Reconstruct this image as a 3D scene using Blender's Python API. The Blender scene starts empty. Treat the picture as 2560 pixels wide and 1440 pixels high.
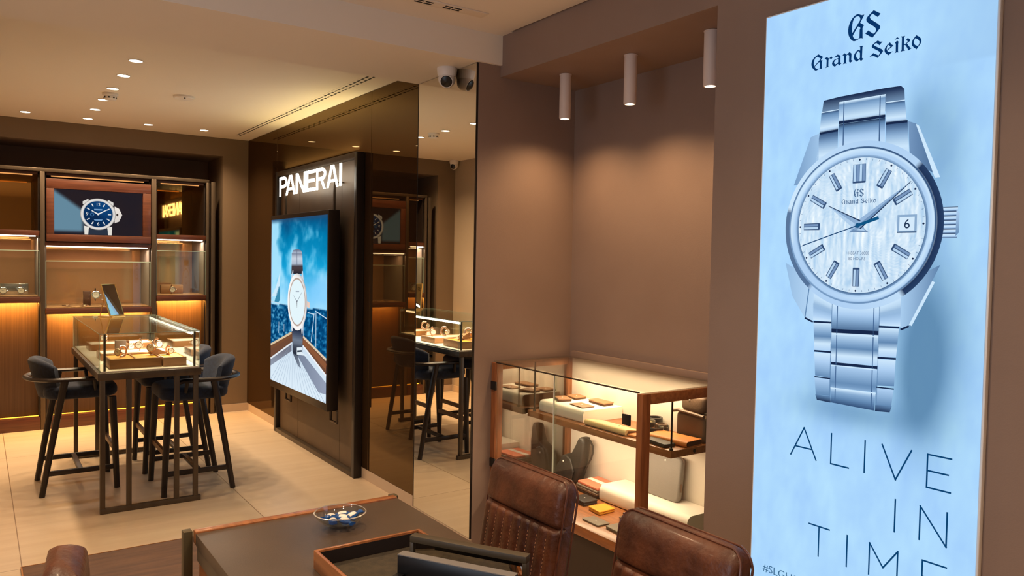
BACKP, FRONTP, DAYP, LEDS, NICHEP, VITP, TABP, AMBP, SIGNUP, SHOWP = 54.0, 60.0, 44.0, 9.0, 18.0, 10.0, 6.0, 28.0, 4.5, 5.0   # lamp powers
import bpy, bmesh, math, random
from mathutils import Vector, Matrix, geometry, noise
C = bpy.context.scene.collection
SC = bpy.context.scene
random.seed(7)
PI = math.pi
sin, cos, R = math.sin, math.cos, math.radians

# ---------------------------------------------------------------- camera, world, exposure, large lights
cd = bpy.data.cameras.new('camera'); cam = bpy.data.objects.new('camera', cd); C.objects.link(cam)
cd.sensor_width = 36.0; cd.lens = 27.165; cd.clip_start = 0.02
yaw, pitch, roll = R(34.725), R(-2.037), R(1.048)
fw = Vector((sin(yaw)*cos(pitch), cos(yaw)*cos(pitch), sin(pitch)))
rt0 = Vector((cos(yaw), -sin(yaw), 0)); up0 = rt0.cross(fw)
rt = rt0*cos(roll) + up0*sin(roll); upv = up0*cos(roll) - rt0*sin(roll)
m = Matrix((rt, upv, -fw)).transposed().to_4x4(); m.translation = Vector((0, 0, 1.55))
cam.matrix_world = m
SC.camera = cam
vs = SC.view_settings
vs.view_transform = 'Standard'; vs.look = 'None'; vs.gamma = 1.0; vs.use_curve_mapping = False; vs.exposure = 0.0
SC.cycles.use_denoising = True
SC.cycles.max_bounces = 10; SC.cycles.glossy_bounces = 6; SC.cycles.transparent_max_bounces = 24
SC.cycles.sample_clamp_indirect = 6.0; SC.cycles.caustics_reflective = False; SC.cycles.caustics_refractive = False
w = bpy.data.worlds.new('world'); SC.world = w; w.use_nodes = True
w.node_tree.nodes['Background'].inputs[0].default_value = (0.9, 0.8, 0.7, 1); w.node_tree.nodes['Background'].inputs[1].default_value = 0.03

WARM = (1.0, 0.70, 0.42)
def light(kind, loc, power, col=WARM, rot=(0,0,0), size=0.05, ang=110, blend=0.8, sy=None):
    l = bpy.data.lights.new('lamp_light', kind); l.energy = power; l.color = col
    if kind == 'AREA':
        l.size = size
        if sy: l.shape = 'RECTANGLE'; l.size_y = sy
    else: l.shadow_soft_size = size
    if kind == 'SPOT': l.spot_size = R(ang); l.spot_blend = blend
    o = bpy.data.objects.new('lamp_light', l); C.objects.link(o); o.location = loc; o.rotation_euler = rot
    return o
BACK_LAMPS = [(0.78,5.07),(0.78,5.54),(0.78,6.02),(0.78,6.50),(0.78,6.98),(0.78,7.49),(0.33,7.49),(1.25,7.47),(1.716,7.46)]
for x, y in BACK_LAMPS: light('SPOT', (x, y, 2.67), BACKP, size=0.04, ang=135, blend=0.9)
# unseen ceiling spots without fixtures, added to light the front room and desk
for x, y in ((0.0,2.9),(1.3,2.9),(0.0,1.2),(1.3,1.2),(-1.3,2.0),(0.2,-0.8),(1.6,-0.8),(-1.4,0.0)): light('SPOT', (x, y, 2.69), FRONTP, size=0.05, ang=130, blend=0.9)
# daylight coming in through the shop window on the street side
light('AREA', (-2.5, 0.6, 1.5), DAYP, (0.75,0.86,1.0), (0, R(-90), 0), 2.0, sy=2.4)

# ---------------------------------------------------------------- materials
def lin(c):
    c = c/255.0
    return c/12.92 if c <= 0.04045 else ((c+0.055)/1.055)**2.4
def col(*c): return tuple(lin(v) for v in c[:3]) + (1.0,)
def newmat(name):
    m = bpy.data.materials.new(name); m.use_nodes = True
    nt = m.node_tree; nt.nodes.clear()
    out = nt.nodes.new('ShaderNodeOutputMaterial')
    return m, nt, out
def link(nt, a, b): nt.links.new(a, b)
def mat(name, c, rough=0.5, metal=0.0, c2=None, nscale=6.0, stretch=(1,1,1), bump=0.0, bscale=40.0, detail=6.0, coat=0.0, spec=0.5, sheen=0.0, lo=0.35, hi=0.65, emit=None, estr=0.0):
    m, nt, out = newmat(name); N = nt.nodes
    b = N.new('ShaderNodeBsdfPrincipled'); link(nt, b.outputs[0], out.inputs[0])
    b.inputs['Base Color'].default_value = col(*c); b.inputs['Roughness'].default_value = rough; b.inputs['Metallic'].default_value = metal
    b.inputs['Coat Weight'].default_value = coat; b.inputs['Coat Roughness'].default_value = 0.12; b.inputs['Specular IOR Level'].default_value = spec
    b.inputs['Sheen Weight'].default_value = sheen
    if emit: b.inputs['Emission Color'].default_value = col(*emit); b.inputs['Emission Strength'].default_value = estr
    if c2 or bump:
        tc = N.new('ShaderNodeTexCoord'); mp = N.new('ShaderNodeMapping'); link(nt, tc.outputs['Object'], mp.inputs[0]); mp.inputs['Scale'].default_value = stretch
    if c2:
        t = N.new('ShaderNodeTexNoise'); t.inputs['Scale'].default_value = nscale; t.inputs['Detail'].default_value = detail; link(nt, mp.outputs[0], t.inputs['Vector'])
        rp = N.new('ShaderNodeValToRGB'); rp.color_ramp.elements[0].position = lo; rp.color_ramp.elements[1].position = hi
        rp.color_ramp.elements[0].color = col(*c); rp.color_ramp.elements[1].color = col(*c2)
        link(nt, t.outputs['Fac'], rp.inputs[0]); link(nt, rp.outputs[0], b.inputs['Base Color'])
    if bump:
        t2 = N.new('ShaderNodeTexNoise'); t2.inputs['Scale'].default_value = bscale; t2.inputs['Detail'].default_value = 8; link(nt, mp.outputs[0], t2.inputs['Vector'])
        bp = N.new('ShaderNodeBump'); bp.inputs['Strength'].default_value = bump; bp.inputs['Distance'].default_value = 0.01
        link(nt, t2.outputs['Fac'], bp.inputs['Height']); link(nt, bp.outputs[0], b.inputs['Normal'])
    return m
def glow(name, c, s):
    m, nt, out = newmat(name); e = nt.nodes.new('ShaderNodeEmission'); e.inputs[0].default_value = col(*c); e.inputs[1].default_value = s
    link(nt, e.outputs[0], out.inputs[0]); return m
def glass(name, tint=(245,250,247), refl=0.03, rough=0.0, gain=0.85):
    m, nt, out = newmat(name); N = nt.nodes
    t = N.new('ShaderNodeBsdfTransparent'); t.inputs[0].default_value = col(*tint)
    g = N.new('ShaderNodeBsdfGlossy'); g.inputs['Roughness'].default_value = rough; g.inputs[0].default_value = (0.95,0.97,0.96,1)
    fr = N.new('ShaderNodeLayerWeight'); fr.inputs[0].default_value = 0.5
    pw = N.new('ShaderNodeMath'); pw.operation = 'POWER'; pw.inputs[1].default_value = 4.5; link(nt, fr.outputs['Facing'], pw.inputs[0])
    mu = N.new('ShaderNodeMath'); mu.operation = 'MULTIPLY_ADD'; mu.inputs[1].default_value = gain; mu.inputs[2].default_value = refl; mu.use_clamp = True; link(nt, pw.outputs[0], mu.inputs[0])
    mx = N.new('ShaderNodeMixShader'); link(nt, mu.outputs[0], mx.inputs[0]); link(nt, t.outputs[0], mx.inputs[1]); link(nt, g.outputs[0], mx.inputs[2])
    link(nt, mx.outputs[0], out.inputs[0]); return m
def tinted_mirror(name, c, rough, base=(30,24,18), fac=0.9):
    m, nt, out = newmat(name); N = nt.nodes
    d = N.new('ShaderNodeBsdfDiffuse'); d.inputs[0].default_value = col(*base)
    g = N.new('ShaderNodeBsdfGlossy'); g.inputs['Roughness'].default_value = rough; g.inputs[0].default_value = col(*c)
    mx = N.new('ShaderNodeMixShader'); mx.inputs[0].default_value = fac; link(nt, d.outputs[0], mx.inputs[1]); link(nt, g.outputs[0], mx.inputs[2])
    link(nt, mx.outputs[0], out.inputs[0]); return m
def print_mat(name, s):
    m, nt, out = newmat(name); a = nt.nodes.new('ShaderNodeAttribute'); a.attribute_name = 'Col'
    e = nt.nodes.new('ShaderNodeEmission'); link(nt, a.outputs['Color'], e.inputs[0]); e.inputs[1].default_value = s
    link(nt, e.outputs[0], out.inputs[0]); return m
def floor_mat():
    m, nt, out = newmat('travertine_tile'); N = nt.nodes
    b = N.new('ShaderNodeBsdfPrincipled'); link(nt, b.outputs[0], out.inputs[0]); b.inputs['Roughness'].default_value = 0.33; b.inputs['Specular IOR Level'].default_value = 0.45
    tc = N.new('ShaderNodeTexCoord'); mp = N.new('ShaderNodeMapping'); mp.inputs['Scale'].default_value = (0.5, 6.0, 1); link(nt, tc.outputs['Object'], mp.inputs[0])
    t = N.new('ShaderNodeTexNoise'); t.inputs['Scale'].default_value = 2.2; t.inputs['Detail'].default_value = 9; t.inputs['Roughness'].default_value = 0.62; t.inputs['Distortion'].default_value = 0.4; link(nt, mp.outputs[0], t.inputs['Vector'])
    rp = N.new('ShaderNodeValToRGB'); rp.color_ramp.elements[0].position = 0.3; rp.color_ramp.elements[1].position = 0.72
    rp.color_ramp.elements[0].color = col(204,182,155); rp.color_ramp.elements[1].color = col(216,197,171); link(nt, t.outputs['Fac'], rp.inputs[0])
    # grout joints every 1.22 m across and 2.44 m along
    sx = N.new('ShaderNodeSeparateXYZ'); link(nt, tc.outputs['Object'], sx.inputs[0])
    def joint(sock, off, per, wd):
        a = N.new('ShaderNodeMath'); a.operation = 'SUBTRACT'; link(nt, sock, a.inputs[0]); a.inputs[1].default_value = off - per*10
        f = N.new('ShaderNodeMath'); f.operation = 'MODULO'; link(nt, a.outputs[0], f.inputs[0]); f.inputs[1].default_value = per
        l = N.new('ShaderNodeMath'); l.operation = 'LESS_THAN'; link(nt, f.outputs[0], l.inputs[0]); l.inputs[1].default_value = wd
        return l.outputs[0]
    j1 = joint(sx.outputs[0], 0.172, 1.22, 0.0045); j2 = joint(sx.outputs[1], 4.41, 2.44, 0.0045)
    mxm = N.new('ShaderNodeMath'); mxm.operation = 'MAXIMUM'; link(nt, j1, mxm.inputs[0]); link(nt, j2, mxm.inputs[1])
    mc = N.new('ShaderNodeMix'); mc.data_type = 'RGBA'; link(nt, mxm.outputs[0], mc.inputs[0]); link(nt, rp.outputs[0], mc.inputs[6]); mc.inputs[7].default_value = col(138,112,88)
    link(nt, mc.outputs[2], b.inputs['Base Color']); return m
MT = {}
MT['floor'] = floor_mat()
MT['rug'] = mat('brown_rug', (88,58,38), 0.85, c2=(112,76,50), nscale=3, stretch=(1,9,1), bump=0.25, bscale=160, sheen=0.2)
MT['rugedge'] = mat('rug_edge', (165,110,60), 0.4, 0.6)
MT['ceil'] = mat('ceiling_paint', (236,226,212), 0.75, bump=0.03, bscale=60)
MT['wall'] = mat('taupe_wall', (140,117,104), 0.7, c2=(145,122,109), nscale=3, bump=0.06, bscale=220)
MT['wallback'] = mat('olive_taupe_wall', (122,102,80), 0.7, bump=0.05, bscale=200)
MT['cream'] = mat('cream_wall', (178,160,138), 0.75, bump=0.03, bscale=120)
MT['base'] = mat('baseboard_paint', (190,168,145), 0.55)
MT['dark'] = mat('dark_void', (28,22,20), 0.8)
MT['recess'] = mat('recess_brown', (108,86,74), 0.7, bump=0.05, bscale=150)
MT['dglass'] = tinted_mirror('dark_bronze_glass', (126,108,82), 0.015, (84,62,42), 0.74)
MT['mirror'] = tinted_mirror('silver_mirror', (240,236,226), 0.004, (20,20,20), 0.98)
MT['bmirror'] = tinted_mirror('bronze_mirror', (205,150,78), 0.03, (60,38,20), 0.8)
MT['gold_mirror'] = tinted_mirror('tabletop_mirror_glass', (228,226,220), 0.006, (20,20,20), 0.97)
MT['bronze'] = mat('bronze_metal', (92,80,66), 0.38, 0.55, c2=(80,68,56), nscale=20, stretch=(1,1,0.1))
MT['blackmetal'] = mat('dark_brown_metal', (40,32,28), 0.4, 0.3)
MT['panel'] = mat('dark_panel', (78,60,42), 0.52, 0.0, c2=(88,68,48), nscale=4, bump=0.03, bscale=12)
MT['black'] = mat('black_plastic', (18,17,18), 0.35)
MT['slate'] = mat('slate_edge', (122,118,116), 0.45)
MT['redwood'] = mat('mahogany', (72,36,21), 0.4, c2=(90,48,29), nscale=5, stretch=(1,8,12), coat=0.2)
MT['wood'] = mat('teak_wood', (140,84,46), 0.38, c2=(170,106,60), nscale=6, stretch=(10,1.2,10), coat=0.15)
MT['woodv'] = mat('teak_wood_upright', (122,70,38), 0.38, c2=(150,90,50), nscale=6, stretch=(10,10,1), coat=0.15)
MT['bmirror_lit'] = tinted_mirror('bronze_mirror_lit', (205,150,90), 0.06, (188,134,96), 0.4)  # paler copy of the bronze mirror, case lighting put into its base colour
MT['paneltex'] = mat('ribbed_brass_panel', (72,50,34), 0.42, 0.2, c2=(84,60,42), nscale=3, stretch=(60,1,0.6))
MT['liner'] = mat('light_liner', (236,222,204), 0.7)
MT['blockw'] = mat('white_display_block', (238,228,214), 0.65, bump=0.05, bscale=300)
MT['glass'] = glass('clear_glass')
MT['glass_edge'] = mat('glass_edge', (172,196,182), 0.15, 0.0, spec=0.8)
MT['glass_l'] = glass('reflective_side_glass', (215,205,195), 0.24, 0.0, 1.0)
MT['bowl'] = glass('bowl_glass', (240,244,246), 0.06, 0.02, 0.9)
MT['navy'] = mat('navy_fabric', (14,23,42), 0.9, c2=(22,35,60), nscale=60, bump=0.2, bscale=400, sheen=0.15)
MT['blackwood'] = mat('black_stained_wood', (30,21,18), 0.4, c2=(38,27,22), nscale=6, stretch=(4,4,1))
MT['leather'] = mat('worn_brown_leather', (62,31,20), 0.42, c2=(112,63,38), nscale=8, bump=0.5, bscale=34, detail=14, lo=0.36, hi=0.74, coat=0.05)
MT['leather_d'] = mat('worn_brown_leather_side', (78,40,26), 0.34, c2=(112,64,42), nscale=9, bump=0.3, bscale=45, detail=10, coat=0.15)
MT['stitch'] = mat('pale_stitching', (190,140,110), 0.7)
MT['desk'] = mat('desk_leather', (80,64,50), 0.42, c2=(90,72,57), nscale=5, bump=0.06, bscale=300)
MT['apron'] = mat('desk_apron', (92,78,62), 0.45)
MT['felt'] = mat('dark_felt', (60,52,40), 0.9, c2=(74,64,48), nscale=50, bump=0.3, bscale=300)
MT['trayin'] = mat('tray_inner', (30,20,18), 0.6)
MT['olive'] = mat('olive_bronze', (92,80,56), 0.5, 0.3)
MT['white'] = mat('white_plastic', (235,228,222), 0.4)
MT['lampwhite'] = mat('white_lamp_body', (222,205,196), 0.5)
MT['chrome'] = mat('steel', (205,205,205), 0.2, 1.0)
MT['gold'] = mat('brass', (198,160,96), 0.28, 0.9)
MT['rose'] = mat('rose_gold', (216,170,140), 0.25, 0.9)
MT['watchdial'] = mat('pale_watch_dial', (236,228,214), 0.4)
MT['yellow'] = mat('yellow_lining', (222,160,48), 0.6)
MT['traywood'] = mat('honey_wood', (142,92,46), 0.45, c2=(160,106,56), nscale=6, stretch=(1,8,8))
MT['traywood2'] = mat('pale_wood', (172,124,84), 0.45, c2=(188,138,96), nscale=6, stretch=(1,8,8))
MT['tan'] = mat('tan_leather', (150,106,70), 0.5, bump=0.1, bscale=300)
MT['tan_d'] = mat('dark_tan_edge', (84,48,30), 0.55)
MT['orange'] = mat('orange_leather', (206,124,58), 0.5, bump=0.1, bscale=300)
MT['salmon'] = mat('salmon_paper', (222,128,98), 0.6)
MT['paper'] = mat('cream_leather', (226,196,142), 0.55, bump=0.05, bscale=300)
MT['greybag'] = mat('grey_leather', (134,126,118), 0.55, bump=0.2, bscale=350)
MT['brownbag'] = mat('brown_grey_leather', (108,84,66), 0.5, bump=0.15, bscale=300)
MT['blackleather'] = mat('black_leather', (40,36,34), 0.45, c2=(54,48,44), nscale=20, bump=0.2, bscale=200)
MT['greycard'] = mat('grey_leather_flat', (124,110,96), 0.55, bump=0.1, bscale=300)
MT['ochre'] = mat('yellow_leather', (226,160,40), 0.5)
MT['blueprint'] = mat('candy_blue', (24,74,140), 0.3, c2=(30,90,160), nscale=30)
MT['candywhite'] = mat('candy_white', (238,234,226), 0.35)
MT['lampglow'] = glow('lamp_glow', (255,236,205), 9.0)
MT['led'] = glow('led_strip', (255,236,214), LEDS)
MT['ledorange'] = glow('amber_led_strip', (255,170,50), 3.5)
MT['ledsoft'] = glow('soft_led', (255,176,100), 0.9)
MT['signglow'] = glow('sign_letter_glow', (255,246,226), 7.0)
MT['print'] = print_mat('backlit_print', 1.0)
MT['screenprint'] = print_mat('screen_picture', 1.0)

# ---------------------------------------------------------------- mesh helpers
ORG = {}
def thing(name, label, cat, loc=(0,0,0), group=None, world=True):
    o = bpy.data.objects.new(name, None); C.objects.link(o); o.location = loc; o.empty_display_size = 0.05
    o['label'] = label; o['category'] = cat
    if group: o['group'] = group
    ORG[o.name] = Vector(loc) if world else Vector((0,0,0))
    return o
class MB:
    def __init__(s): s.bm = bmesh.new()
    def _xf(s, vs, M):
        if M is not None: bmesh.ops.transform(s.bm, matrix=M, verts=vs)
    def box(s, x0, x1, y0, y1, z0, z1, bev=0.0, seg=2, M=None):
        r = bmesh.ops.create_cube(s.bm, size=1.0); vs = r['verts']
        for v in vs: v.co = Vector(((x0+x1)/2 + v.co.x*(x1-x0), (y0+y1)/2 + v.co.y*(y1-y0), (z0+z1)/2 + v.co.z*(z1-z0)))
        if bev > 0:
            es = list({e for v in vs for e in v.link_edges})
            rr = bmesh.ops.bevel(s.bm, geom=es, offset=bev, segments=seg, profile=0.5, affect='EDGES')
            vs = list({v for f in rr['faces'] for v in f.verts} | {v for v in vs if v.is_valid})
        s._xf(vs, M); return s
    def bar(s, p, q, a, b, bev=0.0, up=(0,0,1)):
        p, q = Vector(p), Vector(q); d = (q-p); L = d.length; d.normalize(); upv = Vector(up)
        if abs(d.dot(upv)) > 0.99: upv = Vector((1,0,0))
        sd = upv.cross(d).normalized(); u2 = d.cross(sd)
        M = Matrix((sd, u2, d)).transposed().to_4x4(); M.translation = (p+q)/2
        return s.box(-a/2, a/2, -b/2, b/2, -L/2, L/2, bev, M=M)
    def rings(s, rings, cap=True, closed=True):
        V = [[s.bm.verts.new(p) for p in r] for r in rings]; n = len(V[0])
        for a, b in zip(V, V[1:]):
            for i in range(n if closed else n-1):
                j = (i+1) % n
                try: s.bm.faces.new((a[i], a[j], b[j], b[i]))
                except ValueError: pass
        if cap and closed:
            for r in (V[0], V[-1]):
                try: s.bm.faces.new(r)
                except ValueError: pass
        return s
    def tube(s, pts, r, n=10, r2=None, cap=True):
        P = [Vector(p) for p in pts]; rs = []; prev = None
        for i, p in enumerate(P):
            t = (P[min(i+1, len(P)-1)] - P[max(i-1, 0)]).normalized()
            a = prev if prev is not None else (Vector((0,0,1)) if abs(t.z) < 0.9 else Vector((1,0,0)))
            a = (a - t*a.dot(t)).normalized(); prev = a; b = t.cross(a)
            rr = r if r2 is None else r + (r2-r)*i/(len(P)-1)
            if isinstance(rr, tuple): ra, rb = rr
            else: ra = rb = rr
            rs.append([p + a*ra*cos(2*PI*k/n) + b*rb*sin(2*PI*k/n) for k in range(n)])
        return s.rings(rs, cap)
    def cyl(s, p, q, r, n=20, r2=None): return s.tube([p, q], r, n, r2)
    def lathe(s, prof, c=(0,0,0), n=28, M=None):
        rs = []
        for r, z in prof:
            ring = [Vector((c[0]+max(r,1e-5)*cos(2*PI*k/n), c[1]+max(r,1e-5)*sin(2*PI*k/n), c[2]+z)) for k in range(n)]
            rs.append([M @ p for p in ring] if M is not None else ring)
        return s.rings(rs, cap=False)
    def prism(s, poly, fn, t0, t1):
        a = [fn(u, v, t0) for u, v in poly]; b = [fn(u, v, t1) for u, v in poly]
        return s.rings([a, b])
    def quad(s, a, b, c, d):
        s.bm.faces.new([s.bm.verts.new(p) for p in (a, b, c, d)]); return s
    def sweep(s, sec, path, cap=True):      # sec: list of functions of the station -> points already placed
        return s.rings(path, cap)
    def build(s, name, m, parent=None, loc=None, smooth=True, sub=0, angle=35, **kw):
        bm = s.bm
        bmesh.ops.recalc_face_normals(bm, faces=bm.faces)
        org = ORG.get(parent.name, Vector((0,0,0))) if parent else Vector(loc or (0,0,0))
        if org.length: bmesh.ops.translate(bm, verts=bm.verts, vec=-org)
        me = bpy.data.meshes.new(name); bm.to_mesh(me); bm.free()
        me.materials.append(MT[m] if isinstance(m, str) else m)
        if smooth:
            me.polygons.foreach_set('use_smooth', [True]*len(me.polygons)); me.set_sharp_from_angle(angle=R(angle))
        o = bpy.data.objects.new(name, me); C.objects.link(o)
        if parent: o.parent = parent; ORG[o.name] = org
        else:
            o.location = org; ORG[o.name] = org
        if sub:
            md = o.modifiers.new('Subdivision', 'SUBSURF'); md.levels = sub; md.render_levels = sub
        for k, v in kw.items(): o[k] = v
        return o
def box(name, m, parent, *b, bev=0.0, **kw): return MB().box(*b, bev=bev).build(name, m, parent, **kw)
def struct(name, m, *boxes):
    mb = MB()
    for b in boxes: mb.box(*b)
    o = mb.build(name, m, smooth=False); o['kind'] = 'structure'; return o
def tag(o, label, cat, group=None):
    o['label'] = label; o['category'] = cat
    if group: o['group'] = group
    return o
def dup(root, loc, rotz=0.0, label=None):
    r = root.copy(); C.objects.link(r); r.location = loc; r.rotation_euler = (0,0,rotz)
    if label: r['label'] = label
    for ch in list(root.children):
        c = ch.copy(); C.objects.link(c); c.parent = r
        for g in list(ch.children):
            d = g.copy(); C.objects.link(d); d.parent = c
    return r
def rrect(x0, x1, y0, y1, r, n=6, rs=None):
    """rounded rectangle outline, counter-clockwise; rs gives four radii (bl, br, tr, tl)"""
    rs = rs or (r, r, r, r); out = []
    for (cx, cy, a0), q in zip(((x0, y0, PI), (x1, y0, 1.5*PI), (x1, y1, 0), (x0, y1, 0.5*PI)), rs):
        ox = cx + (q if cx == x0 else -q); oy = cy + (q if cy == y0 else -q)
        if q <= 1e-6: out.append((cx, cy)); continue
        for k in range(n+1): a = a0 + 0.5*PI*k/n; out.append((ox+q*cos(a), oy+q*sin(a)))
    return out
def soft(mb, poly, fn, t0, t1, bev, steps=4):
    """prism with rounded rims: poly in (u,v), thickness along t; fn(u,v,t) -> point"""
    cx = sum(p[0] for p in poly)/len(poly); cy = sum(p[1] for p in poly)/len(poly)
    xs = [p[0] for p in poly]; ys = [p[1] for p in poly]
    hw, hh = (max(xs)-min(xs))/2, (max(ys)-min(ys))/2; mx, my = (max(xs)+min(xs))/2, (max(ys)+min(ys))/2
    def ring(ins, t):
        kx, ky = (hw-ins)/hw, (hh-ins)/hh
        return [fn(mx+(u-mx)*kx, my+(v-my)*ky, t) for u, v in poly]
    rs = []; sg = 1 if t1 > t0 else -1
    for k in range(steps+1): a = 0.5*PI*k/steps; rs.append(ring(bev*(1-sin(a)), t0+sg*bev*(1-cos(a))))
    for k in range(steps+1): a = 0.5*PI*k/steps; rs.append(ring(bev*(1-cos(a)), t1-sg*bev*(1-sin(a))))
    return mb.rings(rs)
XY = lambda u, v, t: Vector((u, v, t))
XZ = lambda u, v, t: Vector((u, t, v))
YZ = lambda u, v, t: Vector((t, u, v))

# ---------------------------------------------------------------- flat printed pictures (vertex colours), in millimetres
def mixc(a, b, t): return tuple(x+(y-x)*t for x, y in zip(a, b))
def nz(x, y, s=0.0): return noise.fractal(Vector((x, y, s)), 1.0, 2.0, 4)
def stops(st, t):
    if t <= st[0][0]: return st[0][1]
    for (a, ca), (b, cb) in zip(st, st[1:]):
        if t <= b: return mixc(ca, cb, (t-a)/(b-a) if b > a else 1)
    return st[-1][1]
class Art:
    def __init__(s, fn, step=0.15): s.v = []; s.f = []; s.c = []; s.fn = fn; s.step = step
    def add(s, pts, cols, faces, layer):
        o = len(s.v)
        for (u, v), c in zip(pts, cols): s.v.append(s.fn(u, v, layer*s.step)); s.c.append(c)
        s.f += [tuple(o+i for i in f) for f in faces]
    def poly(s, loops, c, layer=1, c2=None, ax=(0,1)):
        if not isinstance(loops[0][0], (tuple, list)): loops = [loops]
        tri = geometry.tessellate_polygon([[Vector((u, v, 0)) for u, v in lp] for lp in loops])
        pts = [p for lp in loops for p in lp]
        if c2:
            d = [p[0]*ax[0]+p[1]*ax[1] for p in pts]; a, b = min(d), max(d)
            cols = [mixc(c, c2, (t-a)/(b-a)) for t in d]
        else: cols = [c]*len(pts)
        s.add(pts, cols, tri, layer)
    def band(s, tl, tr, br, bl, st, layer=1, n=8):     # quad with colour stops running from its top to its bottom edge
        pts, cols = [], []
        for k in range(n+1):
            t = k/n; pts += [mixc(tl, bl, t), mixc(tr, br, t)]; cols += [stops(st, t)]*2
        s.add(pts, cols, [(2*k, 2*k+1, 2*k+3, 2*k+2) for k in range(n)], layer)
    def line(s, p, q, wd, c, layer=1, w2=None, cap=0.0):
        w2 = wd if w2 is None else w2
        dx, dy = q[0]-p[0], q[1]-p[1]; L = math.hypot(dx, dy) or 1; dx, dy = dx/L, dy/L
        p = (p[0]-dx*cap, p[1]-dy*cap); q = (q[0]+dx*cap, q[1]+dy*cap)
        s.add([(p[0]-dy*wd/2, p[1]+dx*wd/2), (p[0]+dy*wd/2, p[1]-dx*wd/2), (q[0]+dy*w2/2, q[1]-dx*w2/2), (q[0]-dy*w2/2, q[1]+dx*w2/2)], [c]*4, [(0,1,2,3)], layer)
    def path(s, pts, wd, c, layer=1):
        for p, q in zip(pts, pts[1:]): s.line(p, q, wd, c, layer, cap=wd*0.5)
    def ring(s, cx, cy, r0, r1, fc, layer=1, n=96, a0=0.0, a1=2*PI, k=2, sx=1.0):
        pts, cols = [], []
        for i in range(n+1):
            a = a0+(a1-a0)*i/n
            for j in range(k+1):
                r = r0+(r1-r0)*j/k; p = (cx+sx*r*cos(a), cy+r*sin(a)); pts.append(p); cols.append(fc(a, j/k, p) if callable(fc) else fc)
        fs = [(i*(k+1)+j, i*(k+1)+j+1, (i+1)*(k+1)+j+1, (i+1)*(k+1)+j) for i in range(n) for j in range(k)]
        s.add(pts, cols, fs, layer)
    def grid(s, u0, u1, v0, v1, nu, nv, fc, layer=0):
        pts = [(u0+(u1-u0)*i/nu, v0+(v1-v0)*j/nv) for j in range(nv+1) for i in range(nu+1)]
        s.add(pts, [fc(u, v) for u, v in pts], [(j*(nu+1)+i, j*(nu+1)+i+1, (j+1)*(nu+1)+i+1, (j+1)*(nu+1)+i) for j in range(nv) for i in range(nu)], layer)
    def text(s, txt, u, v, h, c, layer=1, align='CENTER', sx=1.0):
        cu = bpy.data.curves.new('t', 'FONT'); cu.body = txt; cu.size = h/0.7; cu.align_x = align; cu.resolution_u = 3
        o = bpy.data.objects.new('t', cu); me = bpy.data.meshes.new_from_object(o)
        s.add([(u+sx*p.co.x, v+p.co.y) for p in me.vertices], [c]*len(me.vertices), [tuple(p.vertices) for p in me.polygons], layer)
        bpy.data.objects.remove(o); bpy.data.curves.remove(cu); bpy.data.meshes.remove(me)
    def build(s, name, m, parent):
        org = ORG[parent.name]
        me = bpy.data.meshes.new(name); me.from_pydata([Vector(p)-org for p in s.v], [], s.f); me.update()
        at = me.color_attributes.new('Col', 'FLOAT_COLOR', 'POINT')
        at.data.foreach_set('color', [x for c in s.c for x in (lin(max(0,c[0])), lin(max(0,c[1])), lin(max(0,c[2])), 1.0)])
        me.materials.append(MT[m]); o = bpy.data.objects.new(name, me); C.objects.link(o); o.parent = parent; ORG[o.name] = org
        return o

# ---------------------------------------------------------------- structure
XM, XF, XB = 2.224, 2.2425, 2.745           # tinted glass plane, poster-wall plane, niche back plane
XP = 2.102                                  # face of the mirrored pilaster
YN0, YN1, ZN = 1.942, 3.3765, 2.500         # niche ends and soffit
struct('floor', 'floor', (-2.7, 3.1, -2.7, 8.6, -0.1, 0.0))
struct('ceiling', 'ceil', (-0.55, 2.40, 4.021, 8.6, 2.69, 2.95))
struct('ceiling.001', 'ceil', (-2.7, 2.231, -2.7, 3.27, 2.7086, 2.95), (-2.7, XF, 3.27, 3.360, 2.7086, 2.95))
struct('trim_1', 'ceil', (-2.7, 2.112, 3.3765, 4.021, 2.558, 2.95), (-2.7, XF, 3.360, 3.3765, 2.558, 2.95))
struct('wall_right', 'wall', (XF, 2.87, -2.7, YN0, 0, 2.95))
struct('wall_right.001', 'wall', (XF, 2.87, YN0, YN1, ZN, 2.95))
struct('wall_right.002', 'wall', (XB, 2.87, YN0, YN1, 0, ZN))
struct('wall_right.003', 'wall', (2.112, 2.87, YN1, 4.015, 0, 2.95))
struct('wall_right.004', 'wall', (2.238, 2.40, 4.015, 8.6, 0, 2.95))
struct('wall_back', 'wallback', (-0.55, -0.172, 7.85, 8.6, 0, 2.69), (1.98, 2.238, 7.85, 8.6, 0, 2.69), (-0.172, 1.98, 7.85, 8.6, 2.515, 2.69))
struct('wall_back.001', 'recess', (-0.172, 1.98, 8.45, 8.6, 0, 2.515))
struct('wall_left', 'cream', (-0.55, -0.40, 4.021, 7.85, 0, 2.69), (-0.55, -0.40, 3.50, 4.021, 0, 2.558))
struct('wall_left.002', 'cream', (-2.7, -0.55, 3.50, 3.65, 0, 2.558))
struct('wall_front', 'cream', (-2.7, 2.87, -2.8, -2.7, 0, 2.7086))
struct('wall_left.001', 'cream', (-2.8, -2.7, -2.8, -0.9, 0, 2.7086), (-2.8, -2.7, 2.1, 3.7, 0, 2.7086), (-2.8, -2.7, -0.9, 2.1, 2.6, 2.7086), (-2.8, -2.7, -0.9, 2.1, 0, 0.3))
struct('baseboard_right', 'base', (2.226, 2.238, 4.022, 7.85, 0, 0.075))
struct('baseboard_right.001', 'base', (2.098, 2.112, YN1, 4.015, 0, 0.088))
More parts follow.
